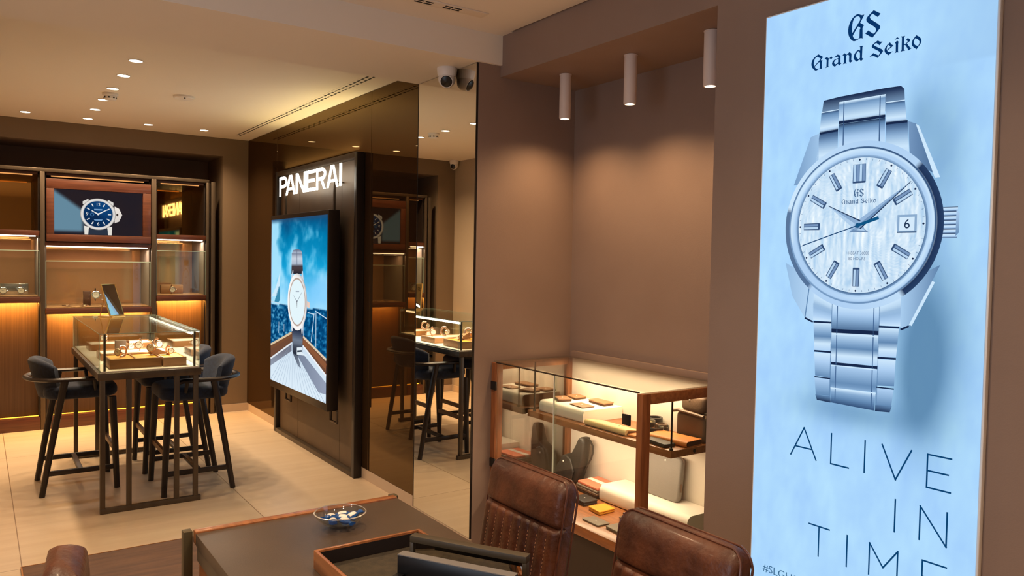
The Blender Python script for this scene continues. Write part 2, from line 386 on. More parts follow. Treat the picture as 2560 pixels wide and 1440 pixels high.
struct('baseboard_back', 'base', (1.98, 2.226, 7.838, 7.85, 0, 0.075), (-0.40, -0.172, 7.838, 7.85, 0, 0.075))
struct('baseboard_left', 'base', (-0.40, -0.388, 3.50, 7.838, 0, 0.075))

# tinted glass cladding and tall mirror on the right wall
GL = 'dark bronze glass panel on the right wall, '
for y0, y1, lb in ((4.024, 4.928, GL + 'between the tall mirror and the sign panel'), (4.932, 6.95, GL + 'behind the lit sign and screen'), (6.954, 7.848, GL + 'in the corner beside the back wall')):
    t = thing('glass_wall_panel', lb, 'wall panel', (XM, (y0+y1)/2, 0.077), group='tinted glass cladding')
    MB().box(XM, 2.236, y0, y1, 0.077, 2.688, bev=0.001, seg=1).build('panel', 'dglass', t, smooth=False)
t = thing('wall_mirror', 'tall narrow mirror covering the pilaster beside the niche', 'mirror', (XP, 3.70, 0.09))
MB().box(XP, 2.1115, YN1+0.008, 4.012, 0.096, 2.556, bev=0.001, seg=1).build('mirror_glass', 'mirror', t, smooth=False)
MB().box(XP-0.001, 2.1115, YN1+0.004, YN1+0.0078, 0.09, 2.557).box(XP-0.002, 2.1115, 4.0125, 4.016, 0.09, 2.557).build('edge_trim', 'blackmetal', t)
MB().box(XP-0.006, 2.1115, YN1, 4.016, 0.089, 0.0955).build('bottom_trim', 'base', t)

# ---------------------------------------------------------------- backlit poster on the right wall
t = thing('lightbox_poster', 'tall glowing pale blue poster of a silver wristwatch on the taupe wall', 'lightbox', (XF, 1.34, 0.37))
PX = XF - 0.021; K = 0.945                  # the print is drawn on its own artboard and enlarged by K
MB().box(PX+0.002, XF-0.0005, 0.9695, 1.7125, 0.368, 2.3968, bev=0.002).build('housing', 'white', t)
A = Art(lambda u, v, k: Vector((PX - 0.0012 - k*0.001, -u*K/1000, (v*K+85.25)/1000)))
CU, CV = -1428.0, 1684.0
def bg(u, v):
    n = nz(u/130, v/260, 3)*0.5 + nz(u/30, v/70, 9)*0.3
    c = mixc((163,207,253), (182,226,255), 0.5 + n*0.9)
    if v > 2150: c = mixc(c, (158,200,240), min(1, max(0, (u+1250)/230))*0.7)
    def sh(cu, cv, su, sv, k): return k*math.exp(-((u-cu)/su)**2-((v-cv)/sv)**2)
    s = sh(-1180,1330,95,230,0.75) + sh(-1215,1180,70,150,0.65) + sh(-1230,1480,60,190,0.3) + sh(-1420,1075,190,52,0.55) + sh(-1170,1900,70,190,0.4) + sh(-1240,2010,45,90,0.3) + sh(-1560,1150,60,90,0.12)
    return mixc(c, (84,128,166), min(0.85, s))
A.grid(-1806, -1032, 306, 2440, 66, 180, bg, 0)
INK = (8,52,104); INK2 = (12,66,112)
LOGO=[[[(698,1609),(647,1606),(595,1616),(543,1645),(481,1675),(421,1672),(361,1648),(293,1596),(234,1525),(189,1438),(161,1347),(149,1244),(155,1145),(176,1051),(219,960),(284,877),(356,829),(417,826),(485,845),(570,880),(622,875),(666,849),(652,1184),(673,1235),(706,1268),(565,1373),(626,1479),(674,1559)],[(462,1609),(510,1595),(546,1554),(561,1503),(550,1449),(297,1105),(286,1237),(288,1366),(306,1475),(346,1563),(397,1603)],[(487,1271),(531,1261),(566,1228),(572,1195),(553,1159),(552,910),(502,873),(432,874),(379,913),(333,971),(321,1019),(355,1075)]],[[(1012,1666),(1246,1501),(1206,1464),(1154,1414),(974,1565),(925,1529),(889,1479),(899,1444),(930,1397),(1149,1218),(1218,1151),(1249,1093),(1238,1040),(998,799),(746,987),(808,1028),(845,1068),(1014,930),(1052,925),(1092,964),(1115,1014),(1110,1054),(1061,1125),(828,1315),(779,1378),(768,1436),(787,1487),(832,1532)]],[[(-922,679),(-729,545),(-781,512),(-819,460),(-796,448),(-752,435),(-777,401),(-784,355),(-773,163),(-804,165),(-857,180),(-910,166),(-994,134),(-1072,185),(-1137,265),(-1177,360),(-1175,432),(-1146,514),(-1086,589),(-990,641)],[(-953,602),(-830,514),(-842,492),(-1062,302),(-1083,382),(-1079,453),(-1049,550),(-1006,589)],[(-892,400),(-856,389),(-858,191),(-929,184),(-974,202),(-1029,244),(-1039,286)]],[[(-688,477),(-602,519),(-512,454),(-437,509),(-379,454),(-429,414),(-491,453),(-520,436),(-532,383),(-529,195),(-493,165),(-585,171),(-654,153),(-603,194),(-602,413),(-630,450)]],[[(-336,445),(-202,523),(-116,478),(-93,443),(-90,234),(-47,206),(-129,145),(-182,209),(-290,134),(-378,197),(-398,263),(-374,329),(-316,371),(-176,398),(-173,428),(-203,450)],[(-179,367),(-176,266),(-200,232),(-267,211),(-302,237),(-321,279),(-297,337),(-256,359)]],[[(-31,457),(55,512),(112,447),(161,467),(225,519),(294,448),(296,386),(293,242),(319,218),(352,204),(255,154),(216,204),(214,388),(187,431),(154,438),(113,420),(113,194),(143,153),(81,166),(1,158),(33,202),(30,410),(12,444)]],[[(569,617),(698,616),(671,573),(668,235),(693,211),(725,193),(635,136),(576,205),(493,142),(405,220),(370,288),(372,340),(402,418),(456,482),(532,523),(590,484),(595,581)],[(530,478),(589,409),(595,250),(547,218),(489,264),(458,330),(460,383),(482,439)]],[[(1185,678),(1254,620),(1345,604),(1297,564),(1250,507),(1139,602),(1089,593),(1065,567),(1083,527),(1312,380),(1359,331),(1368,298),(1349,270),(1194,121),(1138,168),(1070,205),(1002,219),(915,205),(992,265),(1045,309),(1228,197),(1267,264),(1249,307),(1198,349),(1001,485),(983,529),(998,565),(1055,608)]],[[(1583,529),(1642,450),(1704,406),(1606,341),(1503,293),(1529,249),(1602,225),(1694,230),(1635,195),(1557,134),(1474,197),(1422,263),(1412,335),(1442,407),(1504,472)],[(1541,460),(1604,384),(1486,312),(1487,374),(1506,433)]],[[(1745,482),(1814,532),(1860,488),(1851,413),(1855,196),(1880,160),(1796,170),(1741,154),(1779,196),(1774,437)]],[[(1725,575),(1811,637),(1884,583),(1813,579)]],[[(1925,631),(1992,624),(2063,623),(2033,580),(2037,380),(2080,371),(2144,418),(2139,457),(2084,477),(2151,542),(2223,473),(2225,431),(2126,376),(2233,224),(2291,204),(2173,149),(2147,227),(2073,342),(2034,335),(2039,204),(2080,164),(1993,171),(1923,159),(1965,204),(1962,588)]],[[(2408,565),(2497,499),(2557,426),(2571,347),(2551,284),(2431,132),(2341,208),(2284,281),(2274,352),(2301,444)],[(2384,479),(2470,415),(2510,353),(2509,293),(2470,219),(2376,277),(2335,354),(2341,413)]]]
for g in LOGO: A.poly([[(u/10-1500.0, v/10+2200.0) for u, v in lp] for lp in g], INK, 1)
HI, LT, MD, LO, DK, VD = (206,232,253), (176,209,244), (140,176,214), (98,136,178), (52,80,120), (24,40,74)
ST = [(0, DK), (0.1, LO), (0.35, MD), (0.75, HI), (0.93, LT), (1, VD)]
SB = [(0, HI), (0.06, LT), (0.3, HI), (0.6, MD), (0.8, LT), (1, MD)]
# bracelet above the case
A.poly([(-1566,2107),(-1508,2111),(-1352,2113),(-1301,2111),(-1290,2100),(-1286,2040),(-1575,2040)], VD, 1, MD, (0,-1))
A.band((-1573,2067),(-1510,2067),(-1509,2003),(-1578,1999), ST, 2); A.band((-1348,2066),(-1287,2064),(-1279,2000),(-1345,2002), ST, 2)
A.band((-1508,2091),(-1350,2091),(-1349,2026),(-1507,2026), [(0,HI),(0.06,LO),(0.3,MD),(0.8,HI),(0.95,LT),(1,VD)], 3)
A.band((-1578,1997),(-1509,1999),(-1508,1880),(-1590,1880), [(0,DK),(0.3,MD),(0.6,HI),(1,LT)], 2); A.band((-1345,2000),(-1276,1997),(-1266,1880),(-1343,1880), [(0,DK),(0.3,MD),(0.6,HI),(1,LT)], 2)
A.band((-1507,2020),(-1348,2020),(-1345,1900),(-1507,1900), [(0,VD),(0.12,LO),(0.4,LT),(0.8,HI),(1,LT)], 3)
for u in (-1490, -1366): A.line((u-1, 2094), (u+1, 1930), 3.5, (60,92,136), 4)
for p, q, wd in (((-1578,1998),(-1509,2001),7), ((-1507,2025),(-1348,2025),9), ((-1345,2001),(-1276,1999),7)): A.line(p, q, wd, VD, 4)
for p, q in (((-1573,2068),(-1510,2069)), ((-1508,2092),(-1349,2092)), ((-1348,2067),(-1287,2065))): A.line(p, q, 3, HI, 4)
# lugs
A.poly([(-1611,1990),(-1580,1999),(-1578,1900),(-1640,1830),(-1672,1830)], (118,156,198), 2, (160,196,232), (1,0))
A.poly([(-1274,1999),(-1249,1988),(-1186,1830),(-1265,1880)], (118,152,192), 2, (72,106,148), (1,0)); A.poly([(-1251,1988),(-1241,1981),(-1172,1820),(-1188,1820)], HI, 3)
A.poly([(-1696,1560),(-1664,1443),(-1611,1370),(-1580,1358),(-1578,1500)], (150,188,226), 2, (184,216,246), (1,0)); A.line((-1612,1371),(-1580,1359), 6, VD, 4); A.line((-1611,1374),(-1598,1480), 4, LO, 3)
A.poly([(-1162,1560),(-1248,1372),(-1276,1358),(-1278,1500)], (170,206,240), 2, (92,128,170), (1,0)); A.line((-1249,1371),(-1275,1358), 6, VD, 4); A.line((-1245,1374),(-1180,1510), 9, HI, 3)
# bracelet below the case
S1 = [(0,LT),(0.3,HI),(0.55,MD),(0.85,LT),(1,HI)]; S2 = [(0,HI),(0.3,MD),(0.5,LO),(0.75,HI),(1,LT)]; S3 = [(0,HI),(0.35,LT),(0.7,MD),(1,LO)]; S4 = [(0,LT),(0.5,MD),(1,LO)]
for tl, tr, br, bl, st in (((-1584,1480),(-1511,1440),(-1510,1365),(-1580,1366),S1), ((-1346,1440),(-1276,1480),(-1276,1368),(-1344,1366),S1), ((-1578,1358),(-1510,1360),(-1508,1268),(-1571,1264),S2), ((-1345,1358),(-1280,1360),(-1286,1271),(-1345,1266),S2),
    ((-1571,1256),(-1509,1258),(-1507,1176),(-1565,1178),S3), ((-1346,1258),(-1287,1261),(-1289,1180),(-1344,1174),S3), ((-1567,1170),(-1508,1171),(-1508,1116),(-1560,1112),S4), ((-1346,1166),(-1290,1168),(-1296,1115),(-1346,1111),S4)): A.band(tl, tr, br, bl, st, 2)
for tl, tr, br, bl, st in (((-1509,1424),(-1346,1424),(-1345,1345),(-1508,1340),[(0,HI),(0.35,LT),(0.6,MD),(1,(80,112,150))]), ((-1509,1330),(-1345,1334),(-1345,1237),(-1507,1229),S2), ((-1507,1221),(-1345,1226),(-1346,1152),(-1506,1145),[(0,LT),(0.4,MD),(0.8,LO),(1,MD)]), ((-1506,1143),(-1348,1147),(-1350,1093),(-1504,1095),[(0,HI),(0.2,MD),(0.6,LO),(1,DK)])): A.band(tl, tr, br, bl, st, 3)
for u in (-1490, -1363): A.line((u, 1424), (u+2, 1100), 3.2, (70,104,148), 4)
for p, q, wd in (((-1509,1335),(-1345,1341),13), ((-1507,1226),(-1345,1231),9), ((-1578,1360),(-1510,1362),6), ((-1345,1362),(-1279,1364),6), ((-1571,1261),(-1509,1263),6), ((-1346,1263),(-1286,1266),6), ((-1567,1173),(-1508,1174),4), ((-1346,1169),(-1289,1171),4)): A.line(p, q, wd, VD, 4)
for p, q in (((-1507,1324),(-1346,1329)), ((-1507,1219),(-1346,1224)), ((-1506,1144),(-1347,1149))): A.line(p, q, 3, HI, 5)
A.poly([(-1562,1112),(-1506,1115),(-1504,1094),(-1555,1095)], VD, 3, LO, (0,1)); A.poly([(-1348,1112),(-1294,1117),(-1300,1096),(-1348,1092)], VD, 3, LO, (0,1))
for u0, u1 in ((-1511,-1506), (-1348,-1343)): A.poly([(u0,1440),(u1,1440),(u1,1096),(u0,1096)], LO, 2)
# crown
for k in range(7):
    v0 = 1640+k*13; A.band((-1160,v0+13),(-1118+3*(k in (2,3,4)),v0+13),(-1118+3*(k in (2,3,4)),v0),(-1160,v0), [(0,VD),(0.25,HI),(0.7,LT),(1,DK)], 2)
A.poly([(-1122,1724),(-1113,1712),(-1113,1655),(-1122,1645)], LT, 3, LO, (0,-1))
# case, bezel, dial
def casec(a, t, p):
    s = cos(a-0.9); c = mixc(LT, HI, 0.5+0.5*cos(2*a+0.6))
    if -0.95 < a-2*PI*(a > PI) < 0.75: c = mixc(VD, DK, t*0.6) if t > 0.25 else c
    elif 2.9 < a < 4.0: c = mixc(c, DK, 0.75)
    return c
A.ring(CU, CV, 236, 272, casec, 5, k=4)
A.ring(CU-3, CV, 222, 251, lambda a, t, p: stops([(0,MD),(0.2,LT),(0.5,mixc(HI, LT, 0.5+0.5*sin(2*a))),(0.86,HI if sin(a) > -0.2 else LT),(1,LO)], t), 6, k=6)
A.ring(CU-3, CV, 249, 254, lambda a, t, p: mixc((120,156,196), (60,90,130), 0.5+0.5*cos(a-0.9)), 7, k=1)
A.ring(CU, CV, 219, 227, lambda a, t, p: mixc((84,118,158), LT, t*0.6+0.2*sin(a)), 7, k=2)
A.ring(CU, CV, 206, 219, lambda a, t, p: (190,220,246), 7, k=1)
def dialc(a, t, p):
    n = nz(p[0]/9, p[1]/70, 5); return mixc((186,216,242), (226,242,254), 0.5+n*1.1)
A.ring(CU, CV, 0.5, 219, dialc, 8, n=150, k=40)
for k in range(60):
    a = k*PI/30; e = (CU+210*sin(a), CV+210*cos(a)); f = (CU+216*sin(a), CV+216*cos(a)); A.line(e, f, 1.2, (80,110,150), 9)
    if k % 5 == 0: A.ring(CU+212*sin(a), CV+212*cos(a), 0, 3.2, VD, 10, n=12, k=1)
for h in range(12):
    if h == 3: continue
    a = h*PI/6; w_ = 42 if h == 0 else 20; r0, r1 = 143, 198
    def P(r, s): return (CU+r*sin(a)+s*cos(a), CV+r*cos(a)-s*sin(a))
    sd = 1 if cos(a-2.2) > 0 else -1
    A.poly([P(r0-5,-w_/2-2), P(r1,-w_/2-1), P(r1,w_/2+1), P(r0-5,w_/2+2)], (66,92,128) if h else (92,124,164), 9)
    n_ = 4 if h == 0 else 2
    for j in range(n_):
        s0 = -w_/2+w_*j/n_+1.4; s1 = -w_/2+w_*(j+1)/n_-1.4
        A.poly([P(r0,s0), P(r1-1,s0), P(r1-1,s1), P(r0,s1)], (184,214,242) if (j % 2 == 0) == (sd < 0) else (120,150,190), 10)
    A.poly([P(r0-6,-w_/2), P(r0,-w_/2), P(r0,w_/2), P(r0-6,w_/2)], (50,76,116), 10)
for g in LOGO: A.poly([[(CU+(u/10-71.5)*0.317+0.6, 1778+(v/10-88)*0.317) for u, v in lp] for lp in g], (78,108,146), 9)
A.text('HI-BEAT 36000', CU+2, 1590, 9.5, (86,112,148), 9, sx=0.92); A.text('80 HOURS', CU+1, 1572, 9.5, (86,112,148), 9, sx=0.95)
A.poly([(-1297,1713),(-1236,1713),(-1236,1658),(-1297,1658)], (140,172,206), 9); A.poly([(-1290,1706),(-1243,1706),(-1243,1664),(-1290,1664)], (212,234,252), 10); A.line((-1297,1659),(-1236,1659), 4, (50,76,112), 10)
A.text('6', -1266, 1671, 29, (30,52,84), 11)
# hands
def hand(tip, wb, c1, c2, tail):
    dx, dy = tip; L = math.hypot(dx, dy); dx, dy = dx/L, dy/L; nx, ny = -dy, dx
    T = (CU+tip[0], CV+tip[1]); B = (CU-dx*tail, CV-dy*tail)
    A.poly([T, (CU+nx*wb, CV+ny*wb), B], c1, 11); A.poly([T, B, (CU-nx*wb, CV-ny*wb)], c2, 11)
    A.line(T, (CU-nx*wb, CV-ny*wb), 2.2, (34,54,88), 12, 4.0)
A.poly([(CU-30,CV-22),(CU+38,CV-22),(CU+16,CV-6),(CU-10,CV-6)], (110,140,176), 10)
hand((-107,68), 17, (176,206,236), (140,172,208), 34); hand((170,130), 14, (150,182,218), (112,146,186), 34)
A.line((CU-201,CV-64),(CU,CV), 3.2, (10,60,110), 13); A.line((CU,CV),(CU+71,CV+23), 9, (14,84,132), 13, 11); A.ring(CU, CV, 0, 8, (24,84,130), 14, n=20, k=1)
A.text('#SLGH00', -1753, 439, 27, (64,108,146), 1, 'LEFT', 1.08)
A.build('print', 'print', t)
def pletter(*paths):
    B_ = Art(lambda u, v, k: Vector((PX - 0.0036 - k*0.001, -u*K/1000, (v*K+85.25)/1000)))
    for pth in paths: B_.path(pth, 5.0, INK2, 0)
    B_.build('letter', 'print', t)
for ps in ([[(-1649,889),(-1599,991),(-1550,889)], [(-1632,922),(-1567,922)]], [[(-1495,991),(-1495,890),(-1431,890)]], [[(-1376,991),(-1376,889)]], [[(-1319,991),(-1273,890),(-1226,991)]], [[(-1108,991),(-1177,991),(-1177,891),(-1108,891)], [(-1177,942),(-1116,942)]],
    [[(-1270.5,828),(-1270.5,727)]], [[(-1193,727),(-1193,829),(-1114,728),(-1114,830)]],
    [[(-1568,666),(-1492,666)], [(-1530,664),(-1530,565)]], [[(-1426.5,667),(-1426.5,565)]], [[(-1349,566),(-1349,667),(-1303,602),(-1257,668),(-1257,566)]], [[(-1111,667),(-1181,667),(-1181,567),(-1111,567)], [(-1181,618),(-1120,618)]]): pletter(*ps)

# ---------------------------------------------------------------- niche lamps
LB = 'white cylinder lamp hanging from the niche soffit, '
def cyl_lamp(x, y, lb):
    t = thing('cylinder_lamp', lb, 'lamp', (x, y, ZN), group='cylinder lamps over the showcase')
    MB().lathe([(0.0,0),(0.0293,0),(0.0293,-0.219),(0.0275,-0.225),(0.0225,-0.225),(0.0225,-0.19),(0,-0.19)], (x,y,ZN), 32).build('lamp_body', 'lampwhite', t)
    MB().lathe([(0,-0.214),(0.0222,-0.214),(0.0222,-0.218),(0,-0.218)], (x,y,ZN), 24).build('lens', 'lampglow', t)
    MB().lathe([(0.0,-0.001),(0.032,-0.001),(0.032,-0.004),(0.0,-0.004)], (x,y,ZN), 24).build('ceiling_rose', 'lampwhite', t)
    light('SPOT', (x, y, ZN-0.232), NICHEP, (1.0,0.64,0.33), size=0.03, ang=150, blend=1.0)
for y, q in ((3.114, 'nearest the tall mirror'), (2.637, 'the middle of three'), (2.164, 'nearest the glowing poster')): cyl_lamp(2.466, y, LB+q)

# ---------------------------------------------------------------- recessed downlights of the back room
for i, (x, y) in enumerate(BACK_LAMPS):
    if i < 6: q = ('nearest the beam', 'second from the beam', 'third from the beam', 'half hidden by the smoke detector', 'beyond the smoke detector', 'its last one')[i]; lb = 'round recessed downlight in the row to the back wall, ' + q
    else: lb = 'round recessed downlight in the row along the back wall, ' + ('at its left end', 'second from the tinted glass wall', 'nearest the tinted glass wall')[i-6]
    t = thing('downlight', lb, 'ceiling light', (x, y, 2.69), group='recessed downlights')
    MB().lathe([(0.036,0.0),(0.042,-0.001),(0.042,-0.004),(0.036,-0.004)], (x,y,2.69), 28).build('trim_ring', 'white', t)
    MB().lathe([(0,-0.0015),(0.036,-0.0015),(0.036,-0.003),(0,-0.003)], (x,y,2.69), 28).build('lens', 'lampglow', t)

# ---------------------------------------------------------------- ceiling devices
def smoke(x, y, lb, eyes=True, k=1.0):
    t = thing('smoke_detector', lb, 'smoke detector', (x, y, 2.69), group=None)
    MB().lathe([(0,0),(0.052*k,0),(0.052*k,-0.012),(0.048*k,-0.018),(0.040*k,-0.020 if eyes else -0.018)]+([(0.040,-0.040),(0.034,-0.048),(0.0,-0.050)] if eyes else [(0.0,-0.022)]), (x,y,2.69), 32).build('housing', 'white', t)
    if eyes:
        for a in range(8):
            th = a*PI/4-1.9; p = Vector((x+0.0385*cos(th), y+0.0385*sin(th), 2.69-0.032)); q = p+Vector((cos(th),sin(th),0))*0.004
            MB().cyl(p, q, 0.006, 12).build('sensor_slot', 'black', t)
    else: MB().lathe([(0,-0.022),(0.006,-0.022),(0.006,-0.026),(0,-0.026)], (x-0.005,y-0.05,2.692), 12).build('indicator', 'black', t)
smoke(0.79, 6.22, 'white domed smoke detector with dark slots on the back ceiling')
smoke(1.235, 5.98, 'flat white round detector on the ceiling near the slot diffuser', False, 1.35)
t = thing('slot_diffuser', 'long perforated linear air diffuser in the ceiling beside the tinted glass', 'air vent', (2.045, 6.0, 2.69))
MB().box(2.005, 2.085, 4.40, 7.55, 2.6885, 2.6905).build('rail', 'ceil', t)
for k in range(49):
    y = 4.43+k*0.064
    for x in (2.022, 2.056): MB().box(x, x+0.013, y+(0.03 if x > 2.04 else 0), y+0.038+(0.03 if x > 2.04 else 0), 2.687, 2.6888).build('slot', 'dark', t)
t = thing('ceiling_vent', 'short pale air vent with paired slots in the front ceiling', 'air vent', (1.75, 3.13, 2.7086))
MB().box(1.18, 1.985, 3.094, 3.162, 2.703, 2.7084, bev=0.001).build('vent_frame', 'ceil', t)
for k in range(4):
    for j in range(4): MB().box(1.32+k*0.147+(j % 2)*0.047, 1.358+k*0.147+(j % 2)*0.047, 3.108+(j//2)*0.024, 3.118+(j//2)*0.024, 2.7015, 2.704).build('slot', 'dark', t)
def camera_dome(c, d, lb):
    x, y, z = c; t = thing('security_camera', lb, 'security camera', c)
    MB().lathe([(0,0),(0.052,0),(0.054,-0.004),(0.051,-0.03),(0.046,-0.045),(0.0,-0.045)], c, 32).build('mount', 'white', t)
    dv = Vector(d).normalized(); p = Vector(c)+Vector((0,0,-0.058)); q = Vector((0,0,1)).rotation_difference(dv).to_matrix().to_4x4(); q.translation = p
    MB().lathe([(0.0001,-0.046),(0.024,-0.039),(0.040,-0.022),(0.046,0.0),(0.042,0.018),(0.036,0.030),(0.034,0.034),(0.0001,0.034)], (0,0,0), 32, q).build('ball', 'white', t)
    MB().lathe([(0.0001,0.0345),(0.031,0.0345),(0.029,0.038),(0.018,0.043),(0.0001,0.045)], (0,0,0), 32, q).build('lens', 'black', t)
camera_dome((2.046, 3.591, 2.558), (-0.50, -0.72, -0.55), 'white dome security camera under the beam beside the tall mirror')
camera_dome((-0.33, 7.76, 2.69), (0.72, -0.5, -0.45), 'white dome security camera by the cream wall, seen in the mirror')

# ---------------------------------------------------------------- small wrist watch for display (dial faces -y, centre of the case at the origin)
def make_watch(name, label, group, case='chrome', dial='watchdial', strap='tan', s=1.0, cuff=True):
    t = thing(name, label, 'watch', group=group, world=False)
    Mx = Matrix.Rotation(R(90), 4, 'X')
    MB().lathe([(0.0001,-0.006),(0.020*s,-0.006),(0.0225*s,-0.003),(0.0225*s,0.003),(0.0205*s,0.006),(0.0175*s,0.006),(0.017*s,0.004)], (0,0,0), 28, Mx).cyl((0.022*s,0,0),(0.028*s,0,0),0.004*s,10).build('case', case, t)
    MB().lathe([(0.0001,0.0042),(0.0172*s,0.0042)], (0,0,0), 28, Mx).build('dial', dial, t)
    MB().bar((0,-0.0052,0),(0.006*s,-0.0052,0.010*s),0.0012,0.0008).bar((0,-0.0052,0),(-0.009*s,-0.0052,0.006*s),0.0014,0.0008).build('hand', 'black', t)
    if cuff:
        pts = []
        for k in range(25):
            a = R(62)+R(236)*k/24; pts.append((0, 0.030*s-0.033*s*cos(a), 0.030*s*sin(a)))
        MB().tube(pts, (0.0085*s, 0.0016*s), 8).build('strap', strap, t)
    else: MB().box(-0.0085*s,0.0085*s,-0.001,0.003,0.018*s,0.07*s,bev=0.001).box(-0.0085*s,0.0085*s,-0.001,0.003,-0.08*s,-0.018*s,bev=0.001).build('strap', strap, t)
    return t

# ---------------------------------------------------------------- built-in display cabinet in the back wall recess
Y0 = 7.82
t = thing('cabinet_frame', 'dark bronze metal frame dividing the display bays in the back wall recess', 'cabinet frame', (0.91, 7.85, 0))
MB().box(-0.024, 1.849, 7.826, 7.86, 2.245, 2.275, bev=0.002).build('top_rail', 'bronze', t)
for x0, x1, z1 in ((-0.08,-0.043,2.255), (-0.024,0.002,2.245), (0.451,0.487,2.245), (1.336,1.378,2.245), (1.823,1.849,2.245), (1.868,1.905,2.255)):
    MB().box(x0, x1, 7.824, 7.862, 0.0, z1, bev=0.002).build('post', 'bronze', t)
MB().box(1.849, 1.868, 7.87, 8.40, 0.0, 2.245).build('side_panel', 'blackmetal', t); MB().box(-0.043, -0.024, 7.87, 8.40, 0.0, 2.245).build('side_panel', 'blackmetal', t)
def bay(lb, x0, x1, zl, zv, up):
    """zl top of the lower ledge, zv top of the glass case, up: (bottom, top) of the upper wooden rail"""
    t = thing('display_cabinet', lb, 'display cabinet', ((x0+x1)/2, 7.85, 0), group='display bays in the back recess')
    e = 0.002; a, b = x0+e, x1-e
    MB().box(a, b, Y0, 8.38, 0.0, 0.108, bev=0.002).build('plinth', 'redwood', t)
    MB().box(a, b, 7.955, 7.97, 0.108, zl-0.05).build('lower_panel', 'paneltex', t)
    MB().box(a+0.012, b-0.012, 7.90, 7.912, 0.1085, 0.114).build('led_strip', 'ledorange', t)
    for x, q in ((a, 1), (b, -1)):
        MB().box(x, x+q*0.012, 7.87, 8.38, zl, up[0]).build('side_panel', 'sidelit', t)
        MB().box(x, x+q*0.012, 7.87, 8.38, up[1], 2.24).build('side_panel', 'blackmetal', t)
        MB().box(x, x+q*0.012, 7.845, 7.954, 0.108, zl-0.05).build('side_panel', 'blackmetal', t)
    MB().box(a, b, Y0-0.012, 8.38, zl-0.05, zl, bev=0.003).build('ledge', 'redwood', t)
    MB().box(a, b, 8.36, 8.38, up[1], 2.24).build('back_mirror', 'bmirror', t, smooth=False)
    MB().box(a, b, 8.36, 8.38, zl, up[0]).build('back_panel', 'bmirror_lit', t, smooth=False)
    light('AREA', ((x0+x1)/2, 7.842, zl-0.052), AMBP*(x1-x0), (1.0,0.47,0.08), (R(28), 0, 0), (x1-x0)*0.94, sy=0.02)
    MB().box(a, b, 7.832, 8.35, up[0], up[1], bev=0.003).build('upper_rail', 'redwood', t)
    MB().box(a+0.01, b-0.03, 7.836, 7.848, up[0]-0.009, up[0]-0.0005, bev=0.002).build('led_strip', 'led', t)
    MB().box(a, b, 7.87, 8.38, 2.22, 2.24).build('top_panel', 'redwood', t)
    MB().box(a+0.05, b-0.05, 7.90, 7.915, 2.212, 2.2195).build('led_strip', 'ledsoft', t)
    g = MB(); g.box(a+0.004, b-0.004, 7.834, 7.840, zl+0.0005, zv).box(a+0.004, b-0.004, 7.841, 8.20, zv-0.006, zv).build('glass_case', 'glass', t, smooth=False)
    MB().box(a+0.004, b-0.004, 7.832, 7.8335, zv-0.006, zv).box(a+0.003, a+0.0045, 7.832, 7.8335, zl+0.001, zv).box(b-0.0045, b-0.003, 7.832, 7.8335, zl+0.001, zv).build('glass_edge', 'glass_edge', t)
    MB().box(a+0.012, b-0.012, 7.85, 8.34, zl+0.0003, zl+0.008, bev=0.002).build('display_mat', 'tan', t)
    light('AREA', ((x0+x1)/2, 7.95, up[0]-0.02), VITP*(x1-x0), (1.0,0.80,0.60), (0,0,0), (x1-x0)*0.9, sy=0.05)
    return t
MT['sidelit'] = mat('taupe_side_panel', (112,98,88), 0.5)
bay('display bay with two watches at the left end of the back recess', 0.002, 0.451, 1.16, 1.563, (1.69,1.735))
bay('wide central display bay holding the wood framed screen', 0.487, 1.336, 1.058, 1.475, (1.606,1.64))
bay('display bay beside the tinted glass wall with one watch behind glass', 1.378, 1.823, 1.16, 1.585, (1.69,1.735))
# framed screen in the middle bay
t = thing('display_screen', 'landscape screen showing a blue dial watch, framed in mahogany', 'screen', (0.912, 7.83, 1.64))
fr = MB(); fr.box(0.498,1.330,7.812,7.868,1.645,1.708,bev=0.003).box(0.498,1.330,7.812,7.868,2.104,2.19,bev=0.003).box(0.498,0.556,7.812,7.868,1.708,2.104,bev=0.003).box(1.262,1.330,7.812,7.868,1.708,2.104,bev=0.003)
fr.build('frame', 'redwood', t)
A = Art(lambda u, v, k: Vector((u/1000, 7.8345-k*0.001, v/1000)), 0.3)
def scr(u, v):
    c = mixc((42,32,34), (30,28,38), nz(u/300, v/300)*0.5+0.5); d = (u-620)*0.75+(v-2075)
    if u < 800 and d < -10 and v > 1722-(u-560)*0.05:
        k = min(1, (-10-d)/40)*min(1, max(0, (v-1722)/30))*min(1, max(0, (800-u)/40)); c = mixc(c, (100,136,156), k)
    return c
A.grid(557, 1261, 1709, 2103, 70, 40, scr, 0)
MB().box(0.5565, 1.2615, 7.836, 7.85, 1.7085, 2.1035).build('panel', 'black', t)
WH = (232,232,230)
for sx in (-1, 1):
    A.poly([(898+sx*78,2030),(898+sx*122,2006),(898+sx*122,1980),(898+sx*70,1990)], (220,216,210), 1)
    A.poly([(898+sx*72,1780),(898+sx*112,1790),(898+sx*108,1712),(898+sx*80,1712)], (226,222,214), 1)
A.poly([(1030,1972),(1066,1955),(1092,1898),(1066,1838),(1030,1822)], (214,206,200), 1, (240,232,224), (0,1)); A.ring(1052, 1898, 0, 12, (60,50,46), 2, n=16, k=1, sx=0.7)
A.poly([(820,1765),(976,1765),(976,1712),(820,1712)], (44,52,66), 1)
A.ring(898, 1897, 112, 141, lambda a, q, p: stops([(0,(120,120,124)),(0.4,(238,236,234)),(0.8,(214,208,202)),(1,(140,134,130))], q), 2, k=4)
A.ring(898, 1897, 0, 116, lambda a, q, p: mixc((10,40,78), (14,66,120), 0.5+0.5*sin(a+0.6)), 3, n=72, k=3)
